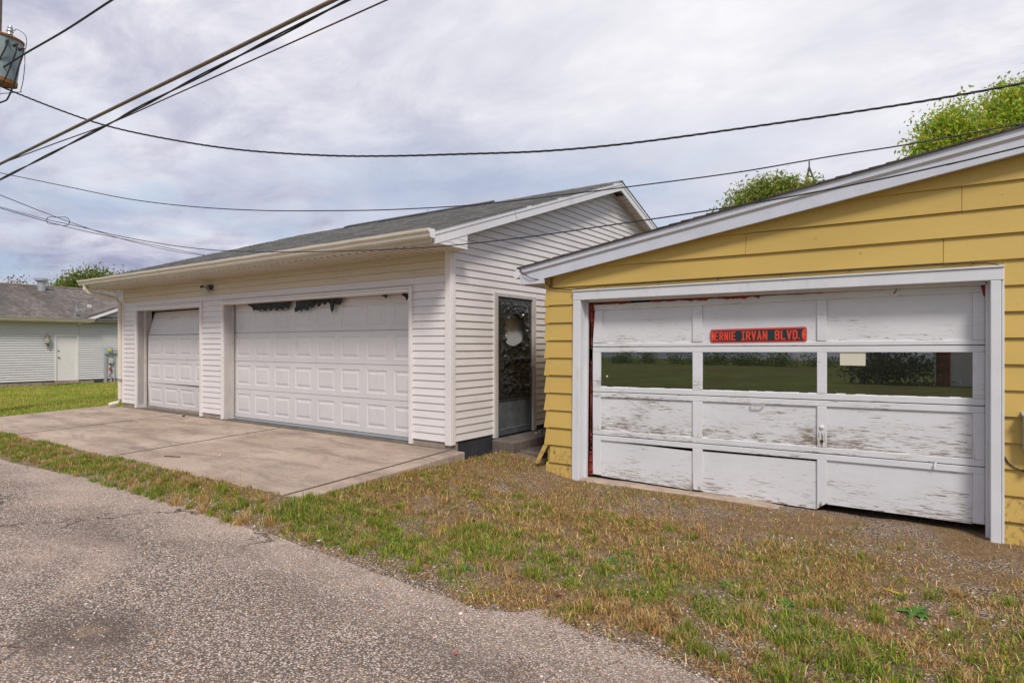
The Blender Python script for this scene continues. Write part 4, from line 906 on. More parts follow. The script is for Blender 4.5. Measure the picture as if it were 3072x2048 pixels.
hd_ = MB().box(HP-.04, HP-.01, 10.31, 11.08, -.19, 1.78).build('back_door', M['housedoor'], HS)
MB().lathe([(.03, 0), (.035, .03), (.02, .05)], (HP-.01, 10.40, .83), (1, 0, 0), 12).build('door_knob', M['bronze'], hd_); MB().lathe([(.03, 0), (.03, .02)], (HP-.01, 10.40, 1.12), (1, 0, 0), 12).build('deadbolt', M['bronze'], hd_)
for a, b in ((10.23, 10.31), (11.08, 11.16)): MB().box(HP-.01, HP+.035, a, b, -.2, 1.86).build('door_trim', M['vinyl_trim'], HS)
MB().box(HP-.01, HP+.037, 10.31, 11.08, 1.78, 1.862).build('head_trim', M['vinyl_trim'], HS); MB().box(HP-.05, HP+.06, 10.24, 11.16, -.34, -.205).build('door_sill', M['sill'], HS)
# main roof (eave towards the camera) and cross gable
EZ = 2.56; hr = .333
mb = MB().prism([(HP+.42, -3, EZ-.12), (HP+.42, -3, EZ), (HP-5, -3, EZ+5.42*hr), (HP-10.4, -3, EZ), (HP-10.4, -3, EZ-.12)], (0, 22.5, 0)); mb.build('roof', M['shingle_old'], HS)
mb = MB(); n = 40
for i in range(n):
    a0 = HP+.44-5.42*i/n; a1 = a0-5.42/n*1.03; y = -3.+random.uniform(-.3, 0)
    while y < 16:
        w = random.uniform(.2, .34); t = random.choice((.006, .010, .016)); z0 = EZ+(HP+.44-a0)*hr; z1 = EZ+(HP+.44-a1)*hr
        mb.hexa([(a0, y, z0), (a0, y+w-.006, z0), (a1, y+w-.006, z1), (a1, y, z1), (a0, y, z0+t), (a0, y+w-.006, z0+t), (a1, y+w-.006, z1+.004), (a1, y, z1+.004)]); y += w
o = mb.build('shingles', M['shingle_old'], HS, recalc=False); o['kind'] = 'stuff'
MB().box(HP-5.12, HP-4.86, -3, 19, EZ+5.40*hr, EZ+5.42*hr+.04).build('ridge_cap', M['sill'], HS)
for sg in (1, -1):
    f = lambda q: q if sg == 1 else 30.3-q
    MB().prism([(HP+.32, f(11.0), 2.44), (HP+.32, f(11.0), 2.52), (HP+.32, 15.15, 2.52+4.15*.426), (HP+.32, 15.15, 2.44+4.15*.426)], (-7.5, 0, 0)).build('roof', M['shingle_old'], HS)
    MB().prism([(HP+.30, f(11.05), 2.32), (HP+.30, f(11.05), 2.455), (HP+.30, 15.15, 2.455+4.10*.426), (HP+.30, 15.15, 2.32+4.10*.426)], (.035, 0, 0)).build('rake_board', M['rake'], HS)
hg = MB().prism([(HP+.43, -3, 2.44), (HP+.50, -3, 2.44), (HP+.52, -3, 2.49), (HP+.56, -3, 2.56), (HP+.43, -3, 2.56)], (0, 14.62, 0)).build('gutter', M['almond'], HS)
MB().box(HP+.0, HP+.43, -3, 11.5, 2.40, 2.435).build('soffit', M['almond'], HS)
vp = MB().lathe([(.17, 0), (.17, .5)], (HP-4.2, 11.05, EZ+4.45*hr), (0, 0, 1), 14).build('roof_vent', M['galv'], HS); MB().lathe([(.24, 0), (.27, .03), (.27, .14), (.22, .17)], (HP-4.2, 11.05, EZ+4.45*hr+.5), (0, 0, 1), 14).build('vent_cap', M['galv'], vp)
# coach lamp by the back door
LP = thing('coach_lamp', (HP+.1, 9.95, 1.3), 'tarnished brass coach lamp on the house wall beside the white door', 'wall lamp')
MB().box(HP+.016, HP+.035, 9.90, 10.0, 1.42, 1.72).build('back_plate', M['brass'], LP, bevel=.005); MB().lathe([(.05, 0), (.085, .03), (.095, .24), (.06, .27)], (HP+.14, 9.95, 1.46), (0, 0, 1), 8).build('lantern_glass', M['lampglass'], LP)
MB().lathe([(.11, 0), (.03, .10), (.012, .18)], (HP+.14, 9.95, 1.73), (0, 0, 1), 8).build('lantern_cap', M['brass'], LP); MB().lathe([(.02, -.12), (.06, .0), (.055, .03)], (HP+.14, 9.95, 1.43), (0, 0, 1), 8).build('lantern_base', M['brass'], LP); MB().tube([(HP+.03, 9.95, 1.5), (HP+.10, 9.95, 1.40), (HP+.05, 9.95, 1.22)], .015, 6).build('scroll_arm', M['brass'], LP)
# electricity meter and pipes
EM = thing('electric_meter', (HP+.1, 12.35, -.4), 'blue grey electric meter with yellow dial and conduit on the house wall', 'electric meter')
MB().box(HP+.018, HP+.16, 12.18, 12.50, .96, 1.30).build('meter_box', M['blueg'], EM, bevel=.01); MB().lathe([(.085, 0), (.085, .05), (.06, .08)], (HP+.16, 12.36, 1.13), (1, 0, 0), 14).build('meter_dial', M['yellowpl'], EM)
MB().box(HP+.018, HP+.10, 12.18, 12.27, -.44, .96).build('conduit', M['leadgrey'], EM); MB().box(HP+.018, HP+.12, 12.53, 12.75, .97, 1.19).build('disconnect_box', M['leadgrey'], EM, bevel=.01)
MB().tube([(HP+.06, 12.62, .97), (HP+.06, 12.62, -.44)], .022, 6).build('conduit', M['leadgrey'], EM); MB().box(HP+.018, HP+.14, 12.36, 12.54, .52, .74).build('phone_box', M['jamb'], EM, bevel=.01)
MB().tube([(HP+.09, 12.42, .52), (HP+.10, 12.46, .35), (HP+.07, 12.49, .15), (HP+.06, 12.44, 0), (HP+.06, 12.38, -.1)], .014, 5).build('wire', M['rubber'], EM); MB().box(HP+.05, HP+.12, 12.38, 12.48, .24, .31).build('red_tag', M['redpl'], EM); MB().tube([(HP+.06, 12.47, -.05), (HP+.06, 12.47, -.44)], .03, 6).build('pipe', M['leadgrey'], EM)
# satellite dish
SD = thing('satellite_dish', (HP+.05, 11.05, 2.68), 'small grey satellite dish on the house roof edge', 'satellite dish')
MB().tube([(HP+.10, 11.0, 2.64), (HP+.10, 11.0, 2.98)], .025, 8).build('mast', M['galv'], SD); mb = MB()
dn = Vector((.55, .80, .28)).normalized(); da = dn.orthogonal().normalized(); db = dn.cross(da); dc = Vector((HP+.12, 10.98, 3.16))
mb.grid(lambda u, v: tuple(dc+(da*math.cos(u*2*math.pi)+db*math.sin(u*2*math.pi))*.27*v+dn*.07*(v*v-1)), 24, 5); mb.build('dish', M['leadgrey'], SD, recalc=False, smooth=True)
MB().tube([(HP+.12, 11.0, 2.98), (HP+.35, 11.28, 3.02), (HP+.45, 11.40, 3.12)], .015, 6).build('feed_arm', M['galv'], SD); MB().box(HP+.42, HP+.48, 11.36, 11.42, 3.10, 3.24).build('feed_horn', M['white'], SD); MB().box(HP+.42, HP+.48, 11.44, 11.50, 3.10, 3.24).build('feed_horn', M['white'], SD)
MB().tube([(HP+.1, 11.0, 2.95), (HP-.15, 11.12, 2.75)], .012, 5).build('brace', M['galv'], SD)
# little wire garden fence
WF = thing('wire_garden_fence', (HP+1., 9.9, -.42), 'low wire garden fence on the lawn in front of the house', 'fence')
for i in range(14): MB().tube([(HP+1., 9.55+.07*i, -.48), (HP+1., 9.55+.07*i, -.18)], .006, 4).build('wire', M['rubber'], WF)
for z in (-.2, -.34): MB().tube([(HP+1., 9.5, z), (HP+1., 10.5, z)], .006, 4).build('wire', M['rubber'], WF)

def spline(pts, n=10):
    P = [Vector(p) for p in pts]; out = []
    for i in range(len(P)-1):
        a = P[max(i-1, 0)]; b = P[i]; c = P[i+1]; d = P[min(i+2, len(P)-1)]
        for k in range(n):
            t = k/n; out.append(.5*((2*b)+(c-a)*t+(2*a-5*b+4*c-d)*t*t+(3*b-a-3*c+d)*t**3))
    return out+[P[-1]]
# ================================================================== POLE, TRANSFORMER, WIRES
UP = thing('utility_pole', (-16.87, 4.08, -.2), 'leaning weathered wooden utility pole at the left edge', 'utility pole')
MB().tube([(-16.88, 4.07, -.4), (-16.65, 4.235, 8.0), (-16.56, 4.30, 11.6)], [.17, .125, .11], 14).build('pole', M['wood'], UP)
mb = MB()
TX = thing('pole_transformer', (-16.0, 4.2, 6.9), 'faded grey green pole transformer can with rusty rims', 'transformer')
c0 = Vector((-16.06, 4.16, 6.93)); ax = Vector((.09, .05, .93)).normalized()
MB().lathe([(.29, 0), (.30, .04), (.335, .86), (.34, .88)], c0, ax, 28).build('tank', M['tankpaint'], TX, smooth=False)
MB().lathe([(.30, -.03), (.312, -.03), (.315, .05), (.303, .05)], c0, ax, 28).build('bottom_rim', M['rust'], TX); MB().lathe([(.345, 0), (.362, .02), (.362, .05), (.30, .075), (.05, .085)], c0+ax*.87, ax, 28).build('lid', M['rust'], TX)
MB().tube([c0+ax*.5, Vector((-16.6, 4.22, 7.4))], .06, 8).build('mounting_bracket', M['galv'], TX)
for p in ((-15.39, 4.14, 7.59), (-15.18, 4.23, 7.49), (-15.07, 4.30, 7.40)):
    p = Vector((0, 0, 1.4))+(Vector(p)-Vector((0, 0, 1.4)))*1.012; axp = c0+ax*((p.z-c0.z)/ax.z); d = (axp-p); d.z = 0; d.normalize()
    MB().tube([p+d*.14, p+d*.05, p-d*.02], [.034, .026, .016], 8).build('bushing', M['bronze'], TX)
MB().lathe([(.06, 0), (.05, .04), (.065, .07), (.045, .11), (.05, .14), (.02, .20)], c0+ax*.94+Vector((.22, .05, 0)), ax, 12).build('top_bushing', M['galv'], TX)
L1 = [(-15.39, 4.14, 7.59), (-15.43, 4.11, 7.45), (-15.48, 4.07, 7.31), (-15.55, 4.03, 7.18), (-15.61, 3.98, 7.07)]
L2 = [(-15.18, 4.23, 7.49), (-15.21, 4.21, 7.31), (-15.26, 4.17, 7.14), (-15.34, 4.12, 6.91), (-15.4, 4.07, 6.74), (-15.46, 4.03, 6.66), (-15.53, 3.98, 6.64)]
L3 = [(-15.07, 4.3, 7.4), (-15.09, 4.29, 7.26), (-15.16, 4.24, 7.0), (-15.22, 4.2, 6.75), (-15.29, 4.15, 6.51), (-15.35, 4.11, 6.37), (-15.4, 4.07, 6.33), (-15.9, 4.0, 6.33)]
L4 = [(-15.7, 4.22, 7.95), (-15.41, 4.25, 7.84), (-15.39, 4.26, 7.87), (-15.31, 4.32, 7.83), (-15.23, 4.37, 7.75), (-15.2, 4.39, 7.63), (-15.21, 4.38, 7.5), (-15.24, 4.37, 7.41), (-15.24, 4.37, 7.15), (-15.27, 4.35, 6.82), (-15.31, 4.32, 6.61), (-15.32, 4.31, 6.58), (-15.9, 4.03, 6.58)]
cl = lambda L: [tuple(Vector((0, 0, 1.4))+(Vector(p)-Vector((0, 0, 1.4)))*1.012) for p in L]
for l, r in ((L1, .014), (L2, .014), (L3, .016), (L4, .007)): MB().tube(spline(cl(l), 4), r, 6).build('lead_wire', M['rubber'], TX)
mb = MB(); fd = Vector((.57, -.82, 0)).normalized(); fr_ = Vector((.82, .57, 0)).normalized(); tc0 = c0+fd*.31+ax*.13+fr_*.02
for ch, dx in (('5', .02), ('0', .09)): glyph(mb, ch, lambda a, b, d: tuple(tc0+fr_*a+ax*b+fd*(d-.022*((a-.05)/.1)**2)), dx, 0, .055, .10, .014, .006)
mb.build('number_paint', M['white'], TX)

def cable(name, pts, r, label, m='rubber', strands=1, twist=.35, n=8):
    P = spline(pts, n)
    if strands == 1: o = MB().tube(P, r, 6).build(name, M[m], None, smooth=True, recalc=False)
    else:
        L = [0]
        for a, b in zip(P, P[1:]): L.append(L[-1]+(b-a).length)
        m_ = int(L[-1]/.05); Q_ = []; j = 0
        for i in range(m_+1):
            d = L[-1]*i/m_
            while j < len(L)-2 and L[j+1] < d: j += 1
            Q_.append(P[j].lerp(P[j+1], (d-L[j])/max(1e-6, L[j+1]-L[j])))
        mb = MB()
        for s_ in range(strands):
            pth = []
            for i, p in enumerate(Q_):
                a = 2*math.pi*(i*L[-1]/m_/twist+s_/strands); dd = (Q_[min(i+1, m_)]-Q_[max(i-1, 0)]).normalized(); u = dd.cross(Vector((0, 0, 1))).normalized(); w = dd.cross(u)
                pth.append(p+(u*math.cos(a)+w*math.sin(a))*r*1.0)
            mb.tube(pth, r, 5)
        o = mb.build(name, M[m], None, smooth=True, recalc=False)
    return tag(o, label, 'wire')
TRIP = [(-16.78, 4.15, 7.16), (-16.41, 4.27, 6.96), (-14.89, 4.8, 6.3), (-13.58, 5.26, 5.8), (-12.07, 5.81, 5.38), (-10.57, 6.35, 5.05), (-8.93, 6.95, 4.81), (-7.72, 7.4, 4.7), (-6.58, 7.81, 4.63), (-5.17, 8.33, 4.56), (-3.86, 8.81, 4.57), (-2.34, 9.36, 4.65), (-0.96, 9.86, 4.74), (0.07, 10.23, 4.82), (1.04, 10.59, 4.93), (2.4, 11.1, 5.12), (6, 12.4, 5.7)]
WB = [(-16.78, 4.15, 5.19), (-16.34, 4.26, 5.08), (-14.33, 4.77, 4.6), (-12.54, 5.23, 4.18), (-10.93, 5.64, 3.9), (-9.48, 6.02, 3.72), (-8.17, 6.36, 3.61), (-6.96, 6.67, 3.53), (-5.52, 7.05, 3.49), (-4.22, 7.38, 3.52), (-3.05, 7.68, 3.56), (-1.99, 7.96, 3.61), (-1.03, 8.2, 3.69), (-0.15, 8.43, 3.75), (0.85, 8.68, 3.85), (1.22, 8.77, 3.89), (6, 10, 4.6)]
WD = [(-16.78, 4.15, 4.46), (-16.1, 4.19, 4.31), (-14.08, 4.33, 3.84), (-12.7, 4.43, 3.55), (-10.91, 4.55, 3.17), (-9.07, 4.68, 2.85), (-7.56, 4.8, 2.68), (-5.9, 4.92, 2.56), (-4.55, 5.03, 2.5), (-3.43, 5.11, 2.5), (-2.49, 5.18, 2.53), (-1.68, 5.24, 2.56), (-0.98, 5.29, 2.6), (-0.37, 5.33, 2.65), (0.16, 5.36, 2.71), (0.53, 5.38, 2.76), (5, 5.7, 3.4)]
WC = [(-16.78, 4.15, 4.74), (-17.02, 4.43, 4.74), (-17.95, 5.52, 4.67), (-19.08, 6.86, 4.62), (-20.47, 8.53, 4.63), (-22.21, 10.69, 4.75), (-23.4, 12.18, 4.91), (-25.04, 14.24, 5.17)]
WE = [(-16.78, 4.15, 4.46), (-17.02, 4.43, 4.45), (-17.93, 5.51, 4.46), (-19.02, 6.83, 4.51), (-20.37, 8.49, 4.64), (-22.12, 10.64, 4.81), (-23.44, 12.27, 4.94), (-25.04, 14.24, 5.13)]
BR = [(-16.78, 4.15, 5.18), (-16.03, 4.18, 5.2), (-11.13, 4.36, 5.31), (-8.1, 4.48, 5.38), (-5.71, 4.57, 5.44), (-3.64, 4.65, 5.48), (6, 5.0, 5.9)]
BK = [(-16.78, 4.15, 4.82), (-16.04, 4.18, 4.87), (-11.47, 4.38, 5.1), (-10.58, 4.41, 5.15), (-8.18, 4.52, 5.28), (-5.56, 4.64, 5.42), (-3.54, 4.73, 5.52), (6, 5.1, 6.0)]
TH = [(-16.78, 4.15, 5.24), (-16.1, 4.19, 5.21), (-13.68, 4.34, 5.2), (-11.56, 4.48, 5.19), (-9.54, 4.59, 5.24), (-7.42, 4.71, 5.3), (-5.12, 4.84, 5.37), (-3.42, 4.93, 5.42), (6, 5.4, 5.8)]
TOP = [(-16.78, 4.15, 7.2), (-15.96, 4.16, 7.16), (-14.48, 4.17, 7.09), (-12.62, 4.2, 6.99), (-10.75, 4.21, 6.92), (-8.79, 4.23, 6.84), (0, 4.3, 6.7), (6, 4.35, 6.75)]
cable('service_cable', TRIP, .0095, 'twisted black service cable sagging right across the sky from pole to right edge', strands=3, twist=.55)
cable('overhead_wire', WB, .0085, 'single dark wire running from the pole past the white gable peak to the right')
cable('overhead_wire', WD, .0062, 'lowest thin wire crossing in front of the white gutter and the yellow rake')
cable('overhead_wire', WC, .0085, 'upper of the two thin wires dropping behind the white garage roof at left')
cable('overhead_wire', WE, .0085, 'lower of the two thin wires dropping behind the white garage roof at left')
cable('overhead_cable', BR, .026, 'thick brown overhead cable, uppermost of the three rising steeply at upper left', 'browncable')
cable('overhead_cable', BK, .012, 'thick black twin cable rising steeply below the brown cable', strands=2, twist=3.5)
cable('overhead_wire', TH, .0095, 'thin reddish wire crossing the black twin cable at upper left', 'redcable')
cable('overhead_cable', TOP, .018, 'black cable crossing in front of the transformer into the top left corner')
tag(MB().tube(spline([(-14.02, 4.36, 3.80), (-13.96, 4.37, 3.86), (-13.6, 4.39, 3.82), (-13.2, 4.41, 3.77), (-13.08, 4.42, 3.68), (-13.2, 4.41, 3.62), (-13.6, 4.39, 3.68), (-13.96, 4.37, 3.74), (-14.02, 4.36, 3.80)], 6), .006, 5).build('cable_loop', M['rubber'], None), 'small drip loop of wire hanging on the low wires at left', 'wire')

# ================================================================== TREES
def leaves_mesh(cent, rad, n, size, cols, droop=.3, up=None, shell=.55):
    cent = np.array(cent); rad = np.array(rad); w = rad**2.2; ci = rng.choice(len(cent), n, p=w/w.sum())
    d = rng.normal(size=(n, 3)); d /= np.linalg.norm(d, axis=1)[:, None]; r = rng.random(n)**shell*rad[ci]
    # sub-clumps: pull leaves towards random twig ends so that gaps stay open
    pos = cent[ci]+d*r[:, None]; nt = max(30, n//30); tw = pos[rng.integers(0, n, nt)]
    pick = rng.integers(0, nt, n); pos = tw[pick]+rng.normal(size=(n, 3))*size*np.array([2.0, 2.0, 1.5])
    ax_ = rng.normal(size=(n, 3)); ax_[:, 2] -= droop*2; ax_ /= np.linalg.norm(ax_, axis=1)[:, None]
    b = np.cross(ax_, rng.normal(size=(n, 3))); b /= np.linalg.norm(b, axis=1)[:, None]
    s_ = size*(.6+.8*rng.random(n))[:, None]; nn = np.cross(ax_, b)
    v0 = pos; v1 = pos+ax_*s_*.5+b*s_*.22+nn*s_*.07; v2 = pos+ax_*s_; v3 = pos+ax_*s_*.5-b*s_*.22+nn*s_*.07
    V = np.stack([v0, v1, v2, v3], 1).reshape(-1, 3); k = np.arange(n)*4
    T = np.concatenate([np.stack([k, k+1, k+2], 1), np.stack([k, k+2, k+3], 1)])
    cc = np.array(cols); ti = rng.integers(0, len(cols), nt); c = cc[np.where(rng.random(n) < .6, ti[pick], rng.integers(0, len(cols), n))]*(.8+.4*rng.random(n))[:, None]
    return V, T, np.repeat(c, 4, 0)
def tree(name, label, cat, base, blobs, n, size, cols, trunk_r, fork, group=None, droop=.3):
    t = thing(name, base, label, cat, group); cent = [b[0] for b in blobs]; rad = [b[1] for b in blobs]
    V, T, c = leaves_mesh(cent, rad, n, size, cols, droop); V = V-np.array(base)
    o = link('crown', np_mesh('crown', V, T, M['leaf'], c), base, t)
    mb = MB(); B = Vector(base); Fk = Vector(fork); mb.tube([B-Vector((0, 0, .3)), B.lerp(Fk, .5), Fk], [trunk_r*1.2, trunk_r, trunk_r*.8], 8)
    for cpt, r in blobs:
        e = Vector(cpt); m1 = Fk.lerp(e, .5)+Vector((random.uniform(-.1, .1), random.uniform(-.1, .1), .12))*r*2; mb.tube([Fk, m1, e], [trunk_r*.5, trunk_r*.28, trunk_r*.08], 5)
        for k in range(7):
            d = Vector((random.gauss(0, 1), random.gauss(0, 1), random.gauss(.3, .8))).normalized()*r*random.uniform(.6, 1.1); st_ = m1.lerp(e, random.uniform(.4, 1)); mb.tube([st_, st_+d*.5+Vector((0, 0, .05*r)), st_+d], [trunk_r*.10, trunk_r*.06, trunk_r*.02], 4)
    mb.build('trunk', M['bark'], t, recalc=False); return t
G1 = [(.33, .50, .045), (.46, .58, .055), (.21, .37, .03), (.55, .55, .06), (.36, .50, .045), (.56, .43, .06)]
G2 = [(.22, .29, .045), (.13, .20, .035), (.32, .36, .05), (.40, .37, .06)]
G3 = [(.13, .20, .03), (.09, .14, .025), (.21, .26, .04), (.28, .28, .04)]
RB = [((0.35, 20.37, 7.3), .55), ((.02, 20.13, 6.85), .4), ((.55, 20.5, 7.75), .38), ((.88, 20.74, 7.1), .6), ((1.5, 21.17, 7.35), .6), ((1.35, 21.05, 7.95), .22), ((1.96, 21.48, 8.2), .42), ((1.72, 21.3, 8.35), .26), ((2.18, 21.64, 7.55), .7), ((2.03, 21.53, 6.7), .8), ((2.71, 22.01, 7.9), .85), ((2.6, 21.95, 8.6), .45), ((3.09, 22.27, 6.94), 1.2), ((1.13, 20.9, 6.5), .7), ((.3, 20.33, 6.5), .55), ((3.84, 22.79, 7.86), 1.2), ((4.3, 23, 6.2), 1.3), ((2.2, 21.6, 5.8), 1.0)]
tree('broadleaf_tree', 'yellow green leafy tree behind the yellow garage roof at the right edge', 'tree', (3.6, 22.6, -.4), RB, 68000, .115, G1, .20, (3.2, 22.3, 4.6), droop=.5)
MBl = [((-11.5, 43.1, 10.4), .5), ((-10.9, 43.56, 10.9), .7), ((-10.15, 44.12, 11.6), 1.0), ((-9.2, 44.79, 12.1), .9), ((-8.43, 45.33, 12.3), .8), ((-8.05, 45.59, 11.77), 1.1), ((-7.09, 46.26, 12.0), .7), ((-6.51, 46.66, 11.3), 1.17), ((-9.58, 44.52, 10.8), 1.17), ((-7.47, 45.99, 10.8), 1.4), ((-8.5, 45.2, 9.5), 2.0), ((-10.5, 44, 9.3), 1.5)]
tree('broadleaf_tree', 'distant green tree rising between the white gable and the yellow roof', 'tree', (-8.6, 45.2, -.4), MBl, 26000, .25, G2, .3, (-8.6, 45.2, 7))
LB = [((-69.93, 24.38, 7.4), .9), ((-68.97, 25.05, 7.9), .9), ((-68.15, 25.62, 7.6), 1.1), ((-67.33, 26.19, 7.5), .8), ((-69.39, 24.76, 6.7), 1.0), ((-67.61, 26.0, 6.5), 1.33), ((-70.34, 24.09, 6.7), .67), ((-66.4, 26.9, 7.3), .9), ((-65.5, 27.6, 7.4), .8)]
tree('broadleaf_tree', 'dark green tree showing above the house roof beside the white garage eave', 'tree', (-68.3, 25.4, -.5), LB, 8000, .32, G3, .3, (-68.3, 25.4, 4.6))
tree('broadleaf_tree', 'low green treetops behind the house roof vent', 'tree', (-74, 24, -.5), [((-74.67, 23.51, 6.95), .5), ((-73.96, 24.01, 7.1), .6), ((-73.25, 24.5, 7.2), .6), ((-75.23, 23.12, 6.8), .45), ((-72.5, 25, 7.1), .6)], 1500, .28, G3, .25, (-74, 24, 4.6))
tree('broadleaf_tree', 'sparse twiggy bush top above the house ridge at the far left', 'tree', (-60.2, 16.5, -.5), [((-60.65, 16.22, 6.15), .3), ((-60.22, 16.52, 6.3), .42), ((-59.78, 16.83, 6.25), .38)], 190, .20, [(.10, .12, .04), (.25, .12, .06)], .2, (-60.2, 16.5, 4.6))
tree('broadleaf_tree', 'bare twig tip poking above the white garage ridge', 'tree', (-27.4, 29.7, -.4), [((-27.4, 29.65, 10.0), .25), ((-27.3, 29.75, 9.6), .25)], 26, .16, G3, .2, (-27.4, 29.7, 8.4))
# antenna tower
AT = thing('antenna_tower', (-7.93, 53, -.4), 'slender lattice antenna tower top above the yellow roof', 'antenna')
c_ = Vector((-7.94, 53.0, 0)); rr = .42; ang = [R(20+120*k) for k in range(3)]; leg = [Vector((math.cos(a), math.sin(a), 0))*rr for a in ang]
for l in leg: MB().tube([c_+l+Vector((0, 0, -.4)), c_+l+Vector((0, 0, 14.4)), c_+Vector((0, 0, 15.6))], .08, 5).build('tower_leg', M['antenna'], AT)
MB().tube([c_+Vector((0, 0, 15.5)), c_+Vector((0, 0, 16.1))], .055, 5).build('mast_tip', M['antenna'], AT)
for z in (9.9, 11.4, 12.9, 14.4):
    for a, b in ((0, 1), (1, 2), (2, 0)): MB().tube([c_+leg[a]+Vector((0, 0, z)), c_+leg[b]+Vector((0, 0, z))], .06, 4).build('tower_rung', M['antenna'], AT)

# ------------------------------------------------------------------ across the alley (mirrored in the windows)
BH = thing('brick_house', (4, -40, -.4), 'brick house across the alley mirrored in the garage windows', 'house')
MB().box(.3, 1.15, -46, -38, -.5, 3.2).build('brick_wall', M['brick'], BH); MB().box(1.15, 9, -46, -38.1, -.5, 3.0).build('pale_wall', M['vinyl_trim'], BH); MB().tube([(.28, -37.9, 3.2), (.25, -37.9, -.4)], .09, 6).build('downspout', M['white'], BH); MB().prism([(-.3, -37.5, 3.2), (-.3, -42, 5.2), (-.3, -46.5, 3.2)], (9.6, 0, 0)).build('roof', M['shingle_dark'], BH)
V, T, c = leaves_mesh([(-4.2, -38, .5), (-2.9, -38, .9), (-1.5, -38, .9), (-.5, -38, .7)], [.9, 1.1, 1.1, .8], 2600, .30, [(.10, .10, .06), (.05, .07, .03), (.14, .13, .09)])
tag(link('garden_shrub', np_mesh('garden_shrub', V-np.array((-2.3, -38, -.4)), T, M['leaf'], c), (-2.3, -38, -.4)), 'dark shrub across the alley mirrored in the right garage window', 'shrub')
cs = [(x, -150+random.uniform(-8, 8), .2+random.random()*1.0) for x in np.arange(-110, 70, 5.)]
V, T, c = leaves_mesh(cs, [1.3+random.random()*1.5 for _ in cs], 26000, .55, G3)
o = link('tree_line', np_mesh('tree_line', V, T, M['leaf'], c), (0, 0, 0)); tag(o, 'far line of trees across the field behind the camera', 'tree line', kind='stuff')

# ------------------------------------------------------------------ grass, stones, litter
def blades(P, Qc, h, w, lean, cols, zoff=-.004):
    n = len(P); z = ground_z(P, Qc)+zoff; az_ = rng.random(n)*2*math.pi; dirx = np.cos(az_); diry = np.sin(az_)
    tw = az_+math.pi/2+rng.normal(size=n)*.5; bx = np.cos(tw)*w/2; by = np.sin(tw)*w/2
    lx = dirx*np.sin(lean)*h; ly = diry*np.sin(lean)*h; hz = h*np.cos(lean)
    base = np.stack([P, Qc, z], 1)
    v = np.zeros((n, 5, 3)); v[:, 0] = base+np.stack([-bx, -by, 0*bx], 1); v[:, 1] = base+np.stack([bx, by, 0*bx], 1)
    mid = base+np.stack([lx*.38, ly*.38, hz*.62], 1); v[:, 2] = mid+np.stack([bx*.8, by*.8, 0*bx], 1); v[:, 3] = mid-np.stack([bx*.8, by*.8, 0*bx], 1)
    v[:, 4] = base+np.stack([lx*1.05, ly*1.05, hz*.92], 1)
    k = np.arange(n)*5; quads = np.stack([k, k+1, k+2, k+3], 1); tris = np.stack([k+3, k+2, k+4], 1)
    return v.reshape(-1, 3), tris, quads, np.repeat(cols, 5, 0)
GREEN = np.array([(.12, .21, .022), (.20, .29, .03), (.34, .36, .04), (.075, .14, .018), (.24, .26, .045)]); DRY = np.array([(.50, .33, .13), (.38, .225, .085), (.64, .475, .22), (.22, .12, .05), (.46, .23, .07), (.16, .09, .045)])
def in_apron(p, q): return (p > -15.75) & (p < -5.02) & (q > 3.62-.17*(-p-5)/8) & (q < 6.2)
def steps_or_walls(p, q): return ((p < -4.48) & (q > 6.98)) & (p > -5.3) & ~((p < -4.9) & (q < 7.0))
n = 2100000; p = rng.uniform(-15.6, 2.2, n); q = rng.uniform(2.65, 7.2, n)
den = .16+.84*sm(.5*fbm(p*1.3, q*1.3, 51)+.5*fbm(p*7, q*7, 52), .40, .60)
d_edge = q-edge_q(p)-(fbm(p*1.8, q*1.8, 7)-.5)*.8*sm(p, -5, -2.5)-(fbm(p*5, q*5, 8)-.5)*.4
den *= sm(d_edge, -.04, .16)
den *= np.where(p > -4.3, 1-.66*sm(q, 4.9, 6.5), 1-.35*sm(q, 5.5, 6.6))
right_bare = sm(p, -1.4, .4)*sm(q, 3.2, 4.6); den *= 1-.45*right_bare
den *= np.where((p > -1.3) & (q < 3.6), .85, 1)
den *= np.where((p < -5) & (fbm(p*1.7+4, q*2.2, 77) < .42), .25, 1)
ok = (rng.random(n) < den) & ~in_apron(p, q) & ~((p > -4.25) & (q > 6.72)) & ~((p < -5.2) & (q > 6.1)) & ~((p > -4.9) & (p < -4.4) & (q > 6.9))
p, q = p[ok], q[ok]; n = len(p)
greenness = sm(.55*fbm(p*1.1+9, q*1.5, 61)+.45*fbm(p*4.5, q*4.5, 62), .39, .57)*(.17+.95*np.exp(-((q-edge_q(p)-.55)/.55)**2)); greenness = np.where(p < -5.2, .12+.7*sm(fbm(p*1.5, q*2, 63), .4, .6), greenness)
isg = rng.random(n) < greenness*.76+.05
h = np.where(isg, .015+.045*rng.random(n)**1.7, np.where(rng.random(n) < .14, .03+.05*rng.random(n), .012+.03*rng.random(n))); w = np.where(isg, .0058, .0048)*(.7+.7*rng.random(n)); lean = np.where(isg, .2+np.abs(rng.normal(size=n))*.6, np.where(h > .042, .4+.8*rng.random(n), 1.05+.5*rng.random(n))).clip(0, 1.5)
cols = np.where(isg[:, None], GREEN[rng.integers(0, 5, n)], DRY[rng.integers(0, 6, n)])*(.85+.75*rng.random(n))[:, None]
parts = [blades(p, q, h, w, lean, cols)]
